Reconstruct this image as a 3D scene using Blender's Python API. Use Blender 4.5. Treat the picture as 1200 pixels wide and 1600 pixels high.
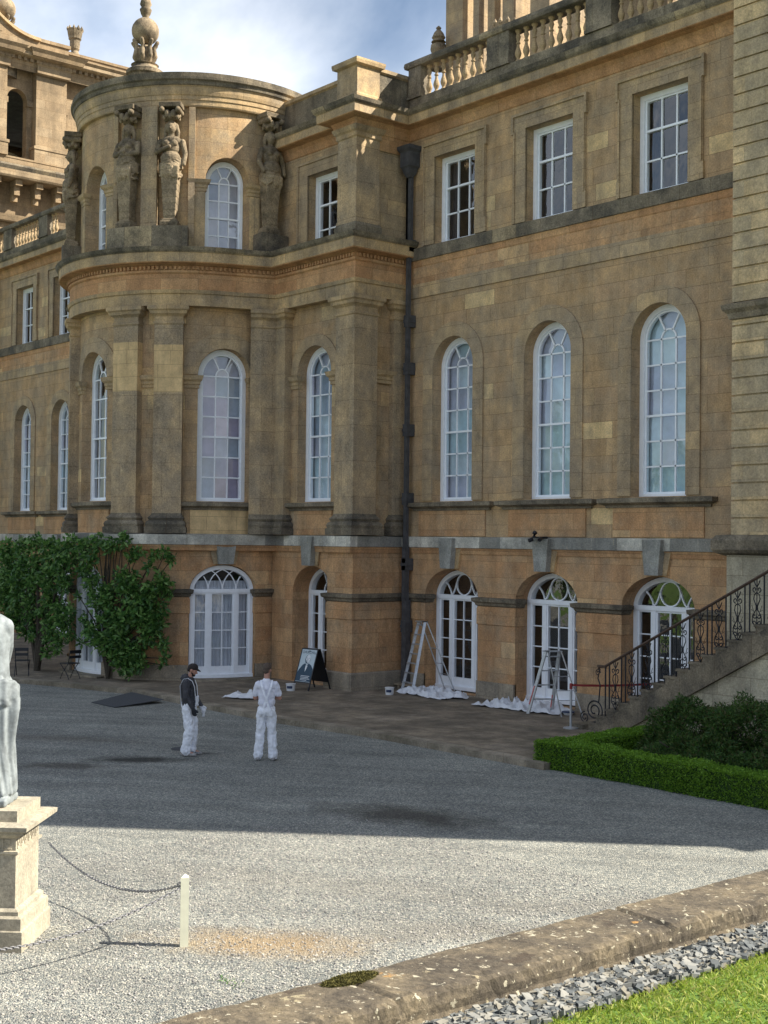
import bpy, bmesh, math, random
from mathutils import Vector, Matrix
import numpy as np
for o in list(bpy.data.objects): bpy.data.objects.remove(o)
S = bpy.context.scene
COL = S.collection
R_ = math.radians
PI = math.pi

# ------------------------------------------------------------------ camera
yaw, pit, rol = R_(39.83), R_(1.24), R_(.638)
F = Vector((-math.cos(yaw), math.sin(yaw), 0)); Rt = Vector((math.sin(yaw), math.cos(yaw), 0)); Up = Vector((0, 0, 1))
F2 = F*math.cos(pit)+Up*math.sin(pit); U2 = Up*math.cos(pit)-F*math.sin(pit)
R3 = Rt*math.cos(rol)+U2*math.sin(rol); U3 = U2*math.cos(rol)-Rt*math.sin(rol)
cam = bpy.data.cameras.new('camera'); co = bpy.data.objects.new('camera', cam); COL.objects.link(co)
CAM = Vector((29.032, -25.095, 4.15))
M = Matrix((R3, U3, -F2)).transposed().to_4x4(); M.translation = CAM
co.matrix_world = M
cam.sensor_width = 36; cam.sensor_fit = 'AUTO'; cam.lens = 2103/1600*36; cam.clip_end = 3000; cam.clip_start = .05
S.camera = co

# ------------------------------------------------------------------ sky, sun, exposure
w = bpy.data.worlds.new('World'); S.world = w; w.use_nodes = True
nt = w.node_tree; N = nt.nodes; L = nt.links
bg = N['Background']
sky = N.new('ShaderNodeTexSky'); sky.sky_type = 'NISHITA'; sky.sun_disc = False
sky.sun_elevation = R_(39.6); sky.sun_rotation = R_(45); sky.air_density = 1.0; sky.dust_density = .8; sky.ozone_density = 1.0
tc = N.new('ShaderNodeTexCoord')
mp = N.new('ShaderNodeMapping'); mp.inputs['Scale'].default_value = (1, 1, 1.5); mp.inputs['Location'].default_value = (.35, .1, .0)
L.new(tc.outputs['Generated'], mp.inputs['Vector'])
nz = N.new('ShaderNodeTexNoise'); nz.inputs['Scale'].default_value = 2.3; nz.inputs['Detail'].default_value = 7; nz.inputs['Roughness'].default_value = .55; nz.inputs['Distortion'].default_value = .25
L.new(mp.outputs['Vector'], nz.inputs['Vector'])
rp = N.new('ShaderNodeValToRGB'); rp.color_ramp.elements[0].position = .40; rp.color_ramp.elements[1].position = .64
L.new(nz.outputs['Fac'], rp.inputs['Fac'])
nz2 = N.new('ShaderNodeTexNoise'); nz2.inputs['Scale'].default_value = 6; nz2.inputs['Detail'].default_value = 6
L.new(mp.outputs['Vector'], nz2.inputs['Vector'])
rp2 = N.new('ShaderNodeValToRGB'); rp2.color_ramp.elements[0].color = (5.0, 5.9, 7.4, 1); rp2.color_ramp.elements[1].color = (9.6, 10.0, 10.6, 1)
rp2.color_ramp.elements[0].position = .35; rp2.color_ramp.elements[1].position = .62
L.new(nz2.outputs['Fac'], rp2.inputs['Fac'])
mx = N.new('ShaderNodeMixRGB'); L.new(rp.outputs['Color'], mx.inputs['Fac']); L.new(sky.outputs['Color'], mx.inputs['Color1']); L.new(rp2.outputs['Color'], mx.inputs['Color2'])
L.new(mx.outputs['Color'], bg.inputs['Color']); bg.inputs['Strength'].default_value = .061
sun = bpy.data.lights.new('sun', 'SUN'); so = bpy.data.objects.new('sun', sun); COL.objects.link(so)
sun.energy = 5.0; sun.angle = R_(.55); sun.color = (1, .93, .80)
sd = Vector((1, 1, math.tan(R_(39.6))*math.sqrt(2))).normalized()
so.rotation_euler = (-sd).to_track_quat('-Z', 'Y').to_euler()
S.view_settings.view_transform = 'Standard'; S.view_settings.look = 'None'; S.view_settings.exposure = 1.20; S.view_settings.gamma = 1

# ------------------------------------------------------------------ materials
def hx(h, k=1.0):
    c = [int(h[i:i+2], 16)/255 for i in (0, 2, 4)]
    return tuple([((x/12.92) if x <= .04045 else ((x+.055)/1.055)**2.4)*k for x in c]+[1])
def newmat(name):
    m = bpy.data.materials.new(name); m.use_nodes = True
    return m, m.node_tree.nodes, m.node_tree.links, m.node_tree.nodes['Principled BSDF']
def ramp(N, stops, const=False):
    r = N.new('ShaderNodeValToRGB'); cr = r.color_ramp
    if const: cr.interpolation = 'CONSTANT'
    while len(cr.elements) < len(stops): cr.elements.new(.5)
    for e, (p, c) in zip(cr.elements, stops): e.position = p; e.color = c
    return r
def noise(N, L, src, scale, detail=5, rough=.6, vec=None):
    n = N.new('ShaderNodeTexNoise'); n.inputs['Scale'].default_value = scale; n.inputs['Detail'].default_value = detail; n.inputs['Roughness'].default_value = rough
    if vec:
        m = N.new('ShaderNodeMapping'); m.inputs['Scale'].default_value = vec; L.new(src, m.inputs['Vector']); src = m.outputs['Vector']
    L.new(src, n.inputs['Vector']); return n
def mix(N, L, fac, a, b, mode='MIX'):
    x = N.new('ShaderNodeMixRGB'); x.blend_type = mode
    for s, v in ((x.inputs['Fac'], fac), (x.inputs['Color1'], a), (x.inputs['Color2'], b)):
        if hasattr(v, 'node'): L.new(v, s)
        else: s.default_value = v
    return x.outputs['Color']
def desat(c, k):
    l = .3*c[0]+.59*c[1]+.11*c[2]; return tuple(l+(x-l)*k for x in c[:3])+(1,)
def stone(name, blocks, grime, grime_amt=.5, pos=.5, bw=1.15, bh=.42, joint=.5, spot=None, bump=.35, fine=.35, seed=0, rough=.92, spotpos=.62, mortar=.007):
    ds = .72 if name in ('sheltered_orange_stone', 'honey_ashlar') else .5 if name == 'warm_pedestal_stone' else .72 if name == 'sunlit_tower_stone' else .82
    kk = {'sunlit_tower_stone': .62, 'warm_pedestal_stone': .74, 'yard_wall_stone': .95, 'lichen_black_stone': 1.6, 'terrace_flagstone': 1.15, 'kerb_stone': 1.1, 'grey_keystone': 1.3, 'renewed_pale_stone': 1.15, 'sheltered_orange_stone': 1.35, 'honey_ashlar': 1.30, 'rusticated_tower_stone': 1.42, 'carved_term_stone': 1.35, 'leaded_roof': 1.0, 'grey_plinth_stone': 1.35}.get(name, 1.5)
    tint = (1, 1, 1) if name in ('grey_keystone', 'pale_grey_string_stone', 'yard_wall_stone', 'warm_pedestal_stone') else (1.03, .985, .98)
    sc = lambda c: tuple(min(.85, x*kk*q) for x, q in zip(c[:3], tint))+(1,)
    blocks = [(p, sc(desat(c, ds))) for p, c in blocks]; grime = sc(desat(grime, ds))
    avg = [sum(c[i] for p, c in blocks)/len(blocks) for i in range(3)]
    if name not in ('pale_grey_string_stone',): blocks = [(p, tuple(avg[i]+(c[i]-avg[i])*.5 for i in range(3))+(1,)) if p < .9 else (p, tuple(avg[i]+(c[i]-avg[i])*.62 for i in range(3))+(1,)) for p, c in blocks]
    joint *= .95
    m, N, L, P = newmat(name)
    tc = N.new('ShaderNodeTexCoord')
    mp = N.new('ShaderNodeMapping'); mp.inputs['Location'].default_value = (seed*1.7, seed*.13, 0); L.new(tc.outputs['UV'], mp.inputs['Vector'])
    br = N.new('ShaderNodeTexBrick'); br.inputs['Scale'].default_value = 1; br.inputs['Brick Width'].default_value = bw; br.inputs['Row Height'].default_value = bh
    br.inputs['Mortar Size'].default_value = mortar; br.inputs['Mortar Smooth'].default_value = .3; br.inputs['Color1'].default_value = (0, 0, 0, 1); br.inputs['Color2'].default_value = (1, 1, 1, 1); br.inputs['Mortar'].default_value = (.5, .5, .5, 1)
    br.offset = .42; br.squash = .8; br.squash_frequency = 3
    nd = noise(N, L, tc.outputs['UV'], 2.2, 3, .6)
    add = N.new('ShaderNodeVectorMath'); add.operation = 'MULTIPLY_ADD'; add.inputs[1].default_value = (.02, .02, 0); L.new(nd.outputs['Color'], add.inputs[0]); L.new(mp.outputs['Vector'], add.inputs[2])
    L.new(add.outputs['Vector'], br.inputs['Vector'])
    rb = ramp(N, blocks, True); L.new(br.outputs['Color'], rb.inputs['Fac'])
    n1 = noise(N, L, tc.outputs['Object'], .9, 8, .68); r1 = ramp(N, [(pos-.09, (0, 0, 0, 1)), (pos+.11, (grime_amt,)*3+(1,))]); L.new(n1.outputs['Fac'], r1.inputs['Fac'])
    c = mix(N, L, r1.outputs['Color'], rb.outputs['Color'], grime)
    n2 = noise(N, L, tc.outputs['Object'], 2.6, 7, .72, (1.1, 1.1, .8)); r2 = ramp(N, [(.3, (.72, .72, .72, 1)), (.7, (1.22, 1.2, 1.15, 1))]); L.new(n2.outputs['Fac'], r2.inputs['Fac'])
    c = mix(N, L, 1.0, c, r2.outputs['Color'], 'MULTIPLY')
    n3 = noise(N, L, tc.outputs['Object'], 26, 6, .75); r3 = ramp(N, [(.3, (1-fine,)*3+(1,)), (.72, (1+fine,)*3+(1,))]); L.new(n3.outputs['Fac'], r3.inputs['Fac'])
    c = mix(N, L, 1.0, c, r3.outputs['Color'], 'MULTIPLY')
    n5 = noise(N, L, tc.outputs['Object'], 1.0, 5, .6, (2.2, 2.2, .3)); r5 = ramp(N, [(.36, (.74, .73, .72, 1)), (.56, (1.06, 1.06, 1.06, 1))]); L.new(n5.outputs['Fac'], r5.inputs['Fac'])
    c = mix(N, L, .6, c, r5.outputs['Color'], 'MULTIPLY')
    n6 = noise(N, L, tc.outputs['Object'], 5.5, 7, .8); r6 = ramp(N, [(.60, (0, 0, 0, 1)), (.68, (.5, .5, .5, 1))]); L.new(n6.outputs['Fac'], r6.inputs['Fac'])
    c = mix(N, L, r6.outputs['Color'], c, sc(hx('b8a684')) if not spot else spot)
    if spot:
        n4 = noise(N, L, tc.outputs['Object'], 9, 7, .72); r4 = ramp(N, [(spotpos, (0, 0, 0, 1)), (spotpos+.05, (.75, .75, .75, 1))]); L.new(n4.outputs['Fac'], r4.inputs['Fac'])
        c = mix(N, L, r4.outputs['Color'], c, spot)
    jm = N.new('ShaderNodeMath'); jm.operation = 'MULTIPLY'; jm.inputs[1].default_value = joint; L.new(br.outputs['Fac'], jm.inputs[0])
    c = mix(N, L, jm.outputs['Value'], c, hx('5a4730'))
    L.new(c, P.inputs['Base Color']); P.inputs['Roughness'].default_value = rough
    P.inputs['Specular IOR Level'].default_value = .25
    hm = N.new('ShaderNodeMath'); hm.operation = 'MULTIPLY_ADD'; hm.inputs[1].default_value = -1.2; L.new(br.outputs['Fac'], hm.inputs[0]); L.new(n3.outputs['Fac'], hm.inputs[2])
    bp = N.new('ShaderNodeBump'); bp.inputs['Strength'].default_value = bump; bp.inputs['Distance'].default_value = .02; L.new(hm.outputs['Value'], bp.inputs['Height']); L.new(bp.outputs['Normal'], P.inputs['Normal'])
    return m
BR = [(0, hx('94795a')), (.2, hx('a08258')), (.38, hx('8b7455')), (.55, hx('a68a5e')), (.72, hx('94774e')), (.93, hx('cfae74'))]
OR = [(0, hx('b0834a')), (.2, hx('a8753a')), (.4, hx('b88f56')), (.6, hx('a17440')), (.8, hx('b5894f')), (.95, hx('cdaa6c'))]
GR = [(0, hx('8b7f68')), (.3, hx('7d735f')), (.6, hx('958669')), (.85, hx('a0906e'))]
MT = {}
MT['brown'] = stone('weathered_brown_ashlar', BR, hx('827660'), .75, .5)
MT['brown2'] = stone('grey_brown_ashlar', [(p, hx('8e7c60') if i % 2 else hx('97835f')) for i, (p, c) in enumerate(BR[:5])]+[(.95, hx('b59a6a'))], hx('7b7160'), .7, .5, seed=3)
MT['orange'] = stone('honey_ashlar', OR, hx('8f7d5f'), .7, .54, seed=1)
MT['frieze'] = stone('sheltered_orange_stone', OR[:4], hx('9c7f58'), .5, .58, bw=1.4, bh=.6, seed=2)
MT['pilaster'] = stone('pitted_pilaster_stone', [(0, hx('988462')), (.3, hx('8e7b5c')), (.6, hx('a08a64')), (.9, hx('ab9468'))], hx('7b715f'), .8, .48, bw=2.5, bh=1.0, seed=4, fine=.45, bump=.5)
MT['mould'] = stone('moulded_stone', [(0, hx('9a8560')), (.4, hx('8f7a56')), (.75, hx('a48c60')), (.93, hx('c8a970'))], hx('776d5b'), .8, .5, bw=1.1, bh=4, seed=5)
MT['dark'] = stone('lichen_black_stone', [(0, hx('6d6658')), (.3, hx('5a5549')), (.7, hx('7a725f')), (.93, hx('9a8a66'))], hx('403e38'), .9, .5, bw=1.1, bh=4, seed=6, spot=hx('a8a08a'), spotpos=.64, fine=.5, bump=.6)
MT['grey'] = stone('pale_grey_string_stone', [(0, hx('b2aea3')), (.24, hx('77756e')), (.42, hx('a39f93')), (.6, hx('6c6b67')), (.76, hx('b8b4a8'))], hx('70706c'), .75, .5, bw=1.0, bh=4, seed=7, joint=.25)
MT['key'] = stone('grey_keystone', [(0, hx('8f8f8b'))], hx('77776f'), .7, .5, bw=9, bh=9, seed=8)
MT['pale'] = stone('renewed_pale_stone', [(0, hx('cdb27c')), (.5, hx('c6aa74'))], hx('b39a6a'), .5, .55, bw=.9, bh=.4, seed=9, fine=.15)
MT['plinth'] = stone('grey_plinth_stone', [(0, hx('8c8474')), (.4, hx('968b76')), (.8, hx('7f7869'))], hx('6f6b60'), .7, .5, bw=1.0, bh=.46, seed=10)
MT['towerstone'] = stone('sunlit_tower_stone', [(0, hx('c2a676')), (.3, hx('b89a68')), (.6, hx('ccb486')), (.85, hx('ad9268'))], hx('a08c68'), .7, .52, seed=11)
MT['rust'] = stone('rusticated_tower_stone', [(0, hx('a39472')), (.25, hx('958a70')), (.5, hx('b39b6c')), (.75, hx('9f8f6c')), (.9, hx('cbb07a'))], hx('857c68'), .7, .5, bw=.9, bh=.375, seed=12, joint=.2)
MT['yard'] = stone('yard_wall_stone', [(0, hx('c9bda0')), (.3, hx('b8ad92')), (.6, hx('d2c7a8')), (.85, hx('a89f88'))], hx('9a927e'), .6, .52, bw=.8, bh=.4, seed=13)
MT['sculpt'] = stone('carved_term_stone', [(0, hx('8f8064'))], hx('3c382f'), .95, .5, bw=9, bh=9, seed=14, spot=hx('aaa28c'), spotpos=.64, fine=.5, bump=.7)
MT['pedestal'] = stone('warm_pedestal_stone', [(0, hx('cfc09a')), (.5, hx('c4b48c'))], hx('a59878'), .7, .52, bw=9, bh=9, seed=15, spot=hx('8a8068'), spotpos=.66)
MT['roofslab'] = stone('leaded_roof', [(0, hx('6a6a68'))], hx('5c5c5a'), .5, .5, bw=2, bh=2)
MT['paving'] = stone('terrace_flagstone', [(0, hx('857a68')), (.3, hx('79705f')), (.6, hx('8e826c')), (.85, hx('9a8f7c'))], hx('5f594d'), .85, .48, bw=1.1, bh=.8, seed=16, joint=.7, fine=.3)
MT['kerb'] = stone('kerb_stone', [(0, hx('9a9280')), (.5, hx('8a8372'))], hx('66604f'), .8, .5, bw=1.3, bh=3, seed=17)

def plain(name, col, rough=.6, metal=0, var=.12, scale=8, bump=0, spec=.5):
    m, N, L, P = newmat(name)
    tc = N.new('ShaderNodeTexCoord'); n = noise(N, L, tc.outputs['Object'], scale, 5, .65)
    r = ramp(N, [(.3, (1-var,)*3+(1,)), (.7, (1+var,)*3+(1,))]); L.new(n.outputs['Fac'], r.inputs['Fac'])
    c = mix(N, L, 1.0, col, r.outputs['Color'], 'MULTIPLY'); L.new(c, P.inputs['Base Color'])
    P.inputs['Roughness'].default_value = rough; P.inputs['Metallic'].default_value = metal; P.inputs['Specular IOR Level'].default_value = spec
    if bump:
        b = N.new('ShaderNodeBump'); b.inputs['Strength'].default_value = bump; b.inputs['Distance'].default_value = .01; L.new(n.outputs['Fac'], b.inputs['Height']); L.new(b.outputs['Normal'], P.inputs['Normal'])
    return m
MT['white'] = plain('white_gloss_paint', (.88, .91, .96, 1), .35, 0, .05, 6)
MT['inner_curtain'] = plain('dark_curtain', (.07, .065, .075, 1), .9)
MT['white_old'] = plain('dulled_white_paint', (.66, .66, .66, 1), .5, 0, .1, 6)
MT['inner'] = plain('painted_room_shade', (.022, .018, .018, 1), .9)  # near-black paint stands in for the unlit depth of the rooms
MT['curtain'] = plain('net_curtain', (.62, .64, .70, 1), .9, 0, .1, 3)
MT['blind'] = plain('drawn_pale_blind', (.60, .72, .80, 1), .9, 0, .2, 1.5)
MT['blind_lilac'] = plain('lilac_lining', (.55, .54, .62, 1), .9, 0, .2, 1.5)
MT['lead'] = plain('grey_lead_pipe', (.075, .075, .08, 1), .7, .1, .35, 5, .3)
MT['iron'] = plain('dark_wrought_iron', (.022, .024, .030, 1), .5, .4, .3, 20)
MT['rust_iron'] = plain('brown_handrail', (.075, .045, .030, 1), .6, .2, .4, 12)
MT['alu'] = plain('scuffed_aluminium', (.50, .52, .55, 1), .42, .75, .18, 14)
MT['red'] = plain('red_belt', (.26, .03, .03, 1), .7)
MT['redpaint'] = plain('red_paint_marks', (.55, .16, .15, 1), .6)
MT['black'] = plain('black_frame', (.012, .013, .018, 1), .45)
MT['sheet'] = plain('white_dust_sheet', (.66, .67, .70, 1), .9, 0, .14, 5)
MT['overall'] = plain('white_painters_cotton', (.80, .82, .88, 1), .9, 0, .16, 14, .5)
MT['tee'] = plain('white_tshirt_cotton', (.72, .73, .82, 1), .9, 0, .10, 9, .3)
MT['hoodie'] = plain('charcoal_jersey', (.050, .050, .058, 1), .95, 0, .25, 14, .3)
MT['skin'] = plain('skin', (.42, .22, .16, 1), .55, 0, .08, 20)
MT['hair_dark'] = plain('dark_brown_hair', (.018, .012, .010, 1), .8, 0, .4, 60, .5)
MT['hair_light'] = plain('greying_brown_hair', (.085, .06, .045, 1), .8, 0, .4, 60, .5)
MT['glove'] = plain('dark_work_glove', (.02, .022, .028, 1), .9)
MT['shoe'] = plain('paint_spotted_shoe', (.30, .29, .29, 1), .8, 0, .5, 30)
MT['bucket'] = plain('white_plastic', (.72, .73, .75, 1), .4, 0, .05)
MT['bluelabel'] = plain('navy_bucket_label', (.02, .04, .10, 1), .5)
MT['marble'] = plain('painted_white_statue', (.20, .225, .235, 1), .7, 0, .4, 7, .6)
MT['post'] = plain('cream_painted_post', (.66, .66, .52, 1), .6, 0, .08)
MT['chain'] = plain('dull_steel_chain', (.18, .18, .19, 1), .5, .6, .2)
MT['mat'] = plain('black_rubber_mat', (.055, .058, .064, 1), .95, 0, .3, 30, .4)
MT['wood'] = plain('plank_wood', (.30, .24, .17, 1), .8, 0, .2)
MT['bark'] = plain('dark_bark', (.055, .045, .032, 1), .95, 0, .4, 25, .6)
MT['poster_bg'] = plain('pale_poster_paper', (.50, .58, .62, 1), .5, 0, .03)
MT['poster_ink'] = plain('dark_teal_ink', (.015, .05, .09, 1), .5, 0, .05)
MT['poster_white'] = plain('white_ink', (.72, .74, .76, 1), .5, 0, .03)

def glass(name, tint, refl=.9):
    m, N, L, P = newmat(name); N.remove(P); out = N['Material Output']
    t = N.new('ShaderNodeBsdfTransparent'); t.inputs['Color'].default_value = tint
    g = N.new('ShaderNodeBsdfGlossy'); g.inputs['Roughness'].default_value = .015; g.inputs['Color'].default_value = (refl, refl, refl, 1)
    lw = N.new('ShaderNodeLayerWeight'); lw.inputs['Blend'].default_value = .5; pw = N.new('ShaderNodeMath'); pw.operation = 'POWER'; pw.inputs[1].default_value = 4.5; L.new(lw.outputs['Facing'], pw.inputs[0])
    fr = N.new('ShaderNodeMath'); fr.operation = 'MULTIPLY_ADD'; fr.inputs[1].default_value = .85; fr.inputs[2].default_value = .13; L.new(pw.outputs[0], fr.inputs[0])
    tc = N.new('ShaderNodeTexCoord'); n = noise(N, L, tc.outputs['Object'], 2.5, 2, .5); b = N.new('ShaderNodeBump'); b.inputs['Strength'].default_value = .12; b.inputs['Distance'].default_value = .05
    L.new(n.outputs['Fac'], b.inputs['Height']); L.new(b.outputs['Normal'], g.inputs['Normal'])
    x = N.new('ShaderNodeMixShader'); L.new(fr.outputs[0], x.inputs['Fac']); L.new(t.outputs[0], x.inputs[1]); L.new(g.outputs[0], x.inputs[2]); L.new(x.outputs[0], out.inputs['Surface'])
    return m
GL = [glass('old_clear_glass', (.94, .96, .97, 1)), glass('lilac_old_glass', (.84, .81, .87, 1)), glass('green_old_glass', (.84, .92, .94, 1)), glass('smoky_old_glass', (.62, .66, .72, 1))]

def gravelmat():
    m, N, L, P = newmat('grey_gravel'); tc = N.new('ShaderNodeTexCoord')
    v = N.new('ShaderNodeTexVoronoi'); v.inputs['Scale'].default_value = 52; L.new(tc.outputs['Object'], v.inputs['Vector'])
    hsv = N.new('ShaderNodeSeparateColor'); L.new(v.outputs['Color'], hsv.inputs[0])
    r = ramp(N, [(0, hx('666b6b')), (.35, hx('7f8280')), (.7, hx('96968f')), (1, hx('bfbbae'))]); L.new(hsv.outputs[0], r.inputs['Fac'])
    n = noise(N, L, tc.outputs['Object'], .55, 6, .65); r2 = ramp(N, [(.35, (.80, .80, .80, 1)), (.68, (1.12, 1.11, 1.09, 1))]); L.new(n.outputs['Fac'], r2.inputs['Fac'])
    c = mix(N, L, 1.0, r.outputs['Color'], r2.outputs['Color'], 'MULTIPLY')
    mr = N.new('ShaderNodeMapping'); mr.vector_type = 'TEXTURE'; mr.inputs['Rotation'].default_value = (0, 0, R_(38)); mr.inputs['Scale'].default_value = (6, .55, 1); L.new(tc.outputs['Object'], mr.inputs['Vector'])
    nr = noise(N, L, mr.outputs['Vector'], 1.0, 4, .6); rr0 = ramp(N, [(.38, (.86, .86, .86, 1)), (.62, (1.08, 1.08, 1.07, 1))]); L.new(nr.outputs['Fac'], rr0.inputs['Fac'])
    c = mix(N, L, 1.0, c, rr0.outputs['Color'], 'MULTIPLY')
    nf = noise(N, L, tc.outputs['Object'], 14, 6, .8); r5 = ramp(N, [(.3, (.80, .80, .80, 1)), (.7, (1.2, 1.2, 1.2, 1))]); L.new(nf.outputs['Fac'], r5.inputs['Fac'])
    c = mix(N, L, 1.0, c, r5.outputs['Color'], 'MULTIPLY')
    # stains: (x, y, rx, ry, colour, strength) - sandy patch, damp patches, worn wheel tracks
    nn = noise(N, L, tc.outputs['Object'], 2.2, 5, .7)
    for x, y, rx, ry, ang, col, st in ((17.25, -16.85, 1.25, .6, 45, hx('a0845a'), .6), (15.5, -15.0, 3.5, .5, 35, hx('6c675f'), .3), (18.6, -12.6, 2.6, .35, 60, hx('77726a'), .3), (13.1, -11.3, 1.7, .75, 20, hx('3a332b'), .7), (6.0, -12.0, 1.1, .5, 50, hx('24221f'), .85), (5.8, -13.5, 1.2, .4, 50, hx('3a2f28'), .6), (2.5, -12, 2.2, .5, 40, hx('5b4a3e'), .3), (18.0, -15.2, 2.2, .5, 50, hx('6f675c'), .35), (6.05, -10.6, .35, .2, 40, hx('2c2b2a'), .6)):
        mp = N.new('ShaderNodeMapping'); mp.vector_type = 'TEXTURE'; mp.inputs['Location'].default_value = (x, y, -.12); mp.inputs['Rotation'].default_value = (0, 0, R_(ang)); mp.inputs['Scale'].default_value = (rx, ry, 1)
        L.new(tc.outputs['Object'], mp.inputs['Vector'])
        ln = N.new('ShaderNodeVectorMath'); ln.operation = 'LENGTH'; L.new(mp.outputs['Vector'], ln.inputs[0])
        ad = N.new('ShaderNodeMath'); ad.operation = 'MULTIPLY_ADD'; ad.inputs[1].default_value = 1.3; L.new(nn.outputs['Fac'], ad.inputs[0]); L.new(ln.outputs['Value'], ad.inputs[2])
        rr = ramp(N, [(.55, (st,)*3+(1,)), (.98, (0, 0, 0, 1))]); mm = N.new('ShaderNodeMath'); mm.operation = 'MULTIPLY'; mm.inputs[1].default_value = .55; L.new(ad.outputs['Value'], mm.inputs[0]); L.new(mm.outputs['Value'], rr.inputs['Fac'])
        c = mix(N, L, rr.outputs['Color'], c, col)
    L.new(c, P.inputs['Base Color']); P.inputs['Roughness'].default_value = .95; P.inputs['Specular IOR Level'].default_value = .2
    b = N.new('ShaderNodeBump'); b.inputs['Strength'].default_value = .9; b.inputs['Distance'].default_value = .02; L.new(v.outputs['Distance'], b.inputs['Height']); b.invert = True
    L.new(b.outputs['Normal'], P.inputs['Normal']); return m
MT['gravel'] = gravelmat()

def leafmat(name, cols, rough=.5, trans=.25):
    m, N, L, P = newmat(name)
    g = N.new('ShaderNodeNewGeometry'); r = ramp(N, [(i/(len(cols)-1), c) for i, c in enumerate(cols)]); L.new(g.outputs['Random Per Island'], r.inputs['Fac'])
    L.new(r.outputs['Color'], P.inputs['Base Color']); P.inputs['Roughness'].default_value = rough; P.inputs['Specular IOR Level'].default_value = .4
    out = N['Material Output']; t = N.new('ShaderNodeBsdfTranslucent'); L.new(r.outputs['Color'], t.inputs['Color'])
    x = N.new('ShaderNodeMixShader'); x.inputs['Fac'].default_value = trans; L.new(P.outputs[0], x.inputs[1]); L.new(t.outputs[0], x.inputs[2]); L.new(x.outputs[0], out.inputs['Surface'])
    return m
MT['magnolia'] = leafmat('glossy_evergreen_leaf', [(.035, .09, .025, 1), (.065, .16, .04, 1), (.12, .25, .05, 1), (.22, .36, .11, 1)], .35)
MT['box'] = leafmat('box_hedge_leaf', [(.075, .17, .012, 1), (.13, .27, .018, 1), (.22, .38, .03, 1)], .6)
MT['yew'] = leafmat('dark_shrub_leaf', [(.022, .06, .012, 1), (.04, .10, .018, 1), (.08, .16, .025, 1), (.09, .07, .03, 1)], .6)
MT['parkleaf'] = leafmat('park_tree_leaf', [(.07, .12, .02, 1), (.12, .18, .03, 1), (.22, .22, .05, 1)], .7)
MT['grass'] = leafmat('lawn_blade', [(.16, .24, .025, 1), (.24, .33, .04, 1), (.34, .40, .07, 1), (.44, .42, .15, 1)], .6, .35)
MT['chip'] = leafmat('slate_chipping', [(.045, .05, .05, 1), (.09, .10, .105, 1), (.15, .155, .15, 1), (.26, .255, .23, 1), (.17, .15, .11, 1)], .85, 0)
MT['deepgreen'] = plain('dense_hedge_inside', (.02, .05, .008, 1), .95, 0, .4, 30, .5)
MT['pebble'] = leafmat('pale_pebble', [(.18, .18, .18, 1), (.28, .27, .26, 1), (.40, .38, .35, 1), (.55, .52, .47, 1)], .9, 0)
MT['soil'] = plain('soil', (.06, .05, .035, 1), .95, 0, .3, 12, .5)
MT['turf'] = plain('turf_base', (.09, .16, .02, 1), .95, 0, .3, 12, .5)

def parapetmat():
    m, N, L, P = newmat('lichened_parapet_stone'); tc = N.new('ShaderNodeTexCoord'); O = tc.outputs['Object']
    n1 = noise(N, L, O, 3.0, 8, .72); r = ramp(N, [(.3, hx('3c362e')), (.46, hx('5a5144')), (.6, hx('766a56')), (.8, hx('a08e6c'))]); L.new(n1.outputs['Fac'], r.inputs['Fac']); c = r.outputs['Color']
    n2 = noise(N, L, O, 30, 6, .8); r2 = ramp(N, [(.3, (.38, .38, .38, 1)), (.7, (1.5, 1.5, 1.5, 1))]); L.new(n2.outputs['Fac'], r2.inputs['Fac']); c = mix(N, L, 1.0, c, r2.outputs['Color'], 'MULTIPLY')
    for sc, th, col, seed in ((7, .68, hx('a89c7e'), 0), (5.2, .69, hx('b58a50'), 5.5), (32, .62, hx('c4bca4'), 11.3), (5, .63, hx('4a3f33'), 20)):
        mp = N.new('ShaderNodeMapping'); mp.inputs['Location'].default_value = (seed, seed, seed); L.new(O, mp.inputs['Vector'])
        n = noise(N, L, mp.outputs['Vector'], sc, 5, .6); rr = ramp(N, [(th, (0, 0, 0, 1)), (th+.025, (.85, .85, .85, 1))]); L.new(n.outputs['Fac'], rr.inputs['Fac']); c = mix(N, L, rr.outputs['Color'], c, col)
    for x, y, rx, ry, col in ((25.72, -20.76, .022, .05, hx('d8ccaa')), (25.92, -21.8, .03, .03, hx('d8c08a')), (25.7, -19.75, .018, .04, hx('d8d8d8')), (25.62, -22.5, .025, .03, hx('dcdcd4')), (25.9, -21.35, .02, .03, hx('d0b880'))):
        mp = N.new('ShaderNodeMapping'); mp.vector_type = 'TEXTURE'; mp.inputs['Location'].default_value = (x, y, 2.59); mp.inputs['Scale'].default_value = (rx, ry, .06); L.new(O, mp.inputs['Vector'])
        ln = N.new('ShaderNodeVectorMath'); ln.operation = 'LENGTH'; L.new(mp.outputs['Vector'], ln.inputs[0])
        ad = N.new('ShaderNodeMath'); ad.operation = 'MULTIPLY_ADD'; ad.inputs[1].default_value = .8; L.new(n2.outputs['Fac'], ad.inputs[0]); L.new(ln.outputs['Value'], ad.inputs[2])
        mm = N.new('ShaderNodeMath'); mm.operation = 'LESS_THAN'; mm.inputs[1].default_value = 1.1; L.new(ad.outputs['Value'], mm.inputs[0]); c = mix(N, L, mm.outputs['Value'], c, col)
    L.new(c, P.inputs['Base Color']); P.inputs['Roughness'].default_value = .95
    b = N.new('ShaderNodeBump'); b.inputs['Strength'].default_value = .9; b.inputs['Distance'].default_value = .015; L.new(n2.outputs['Fac'], b.inputs['Height']); L.new(b.outputs['Normal'], P.inputs['Normal']); return m
MT['parapet'] = parapetmat()

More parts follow.
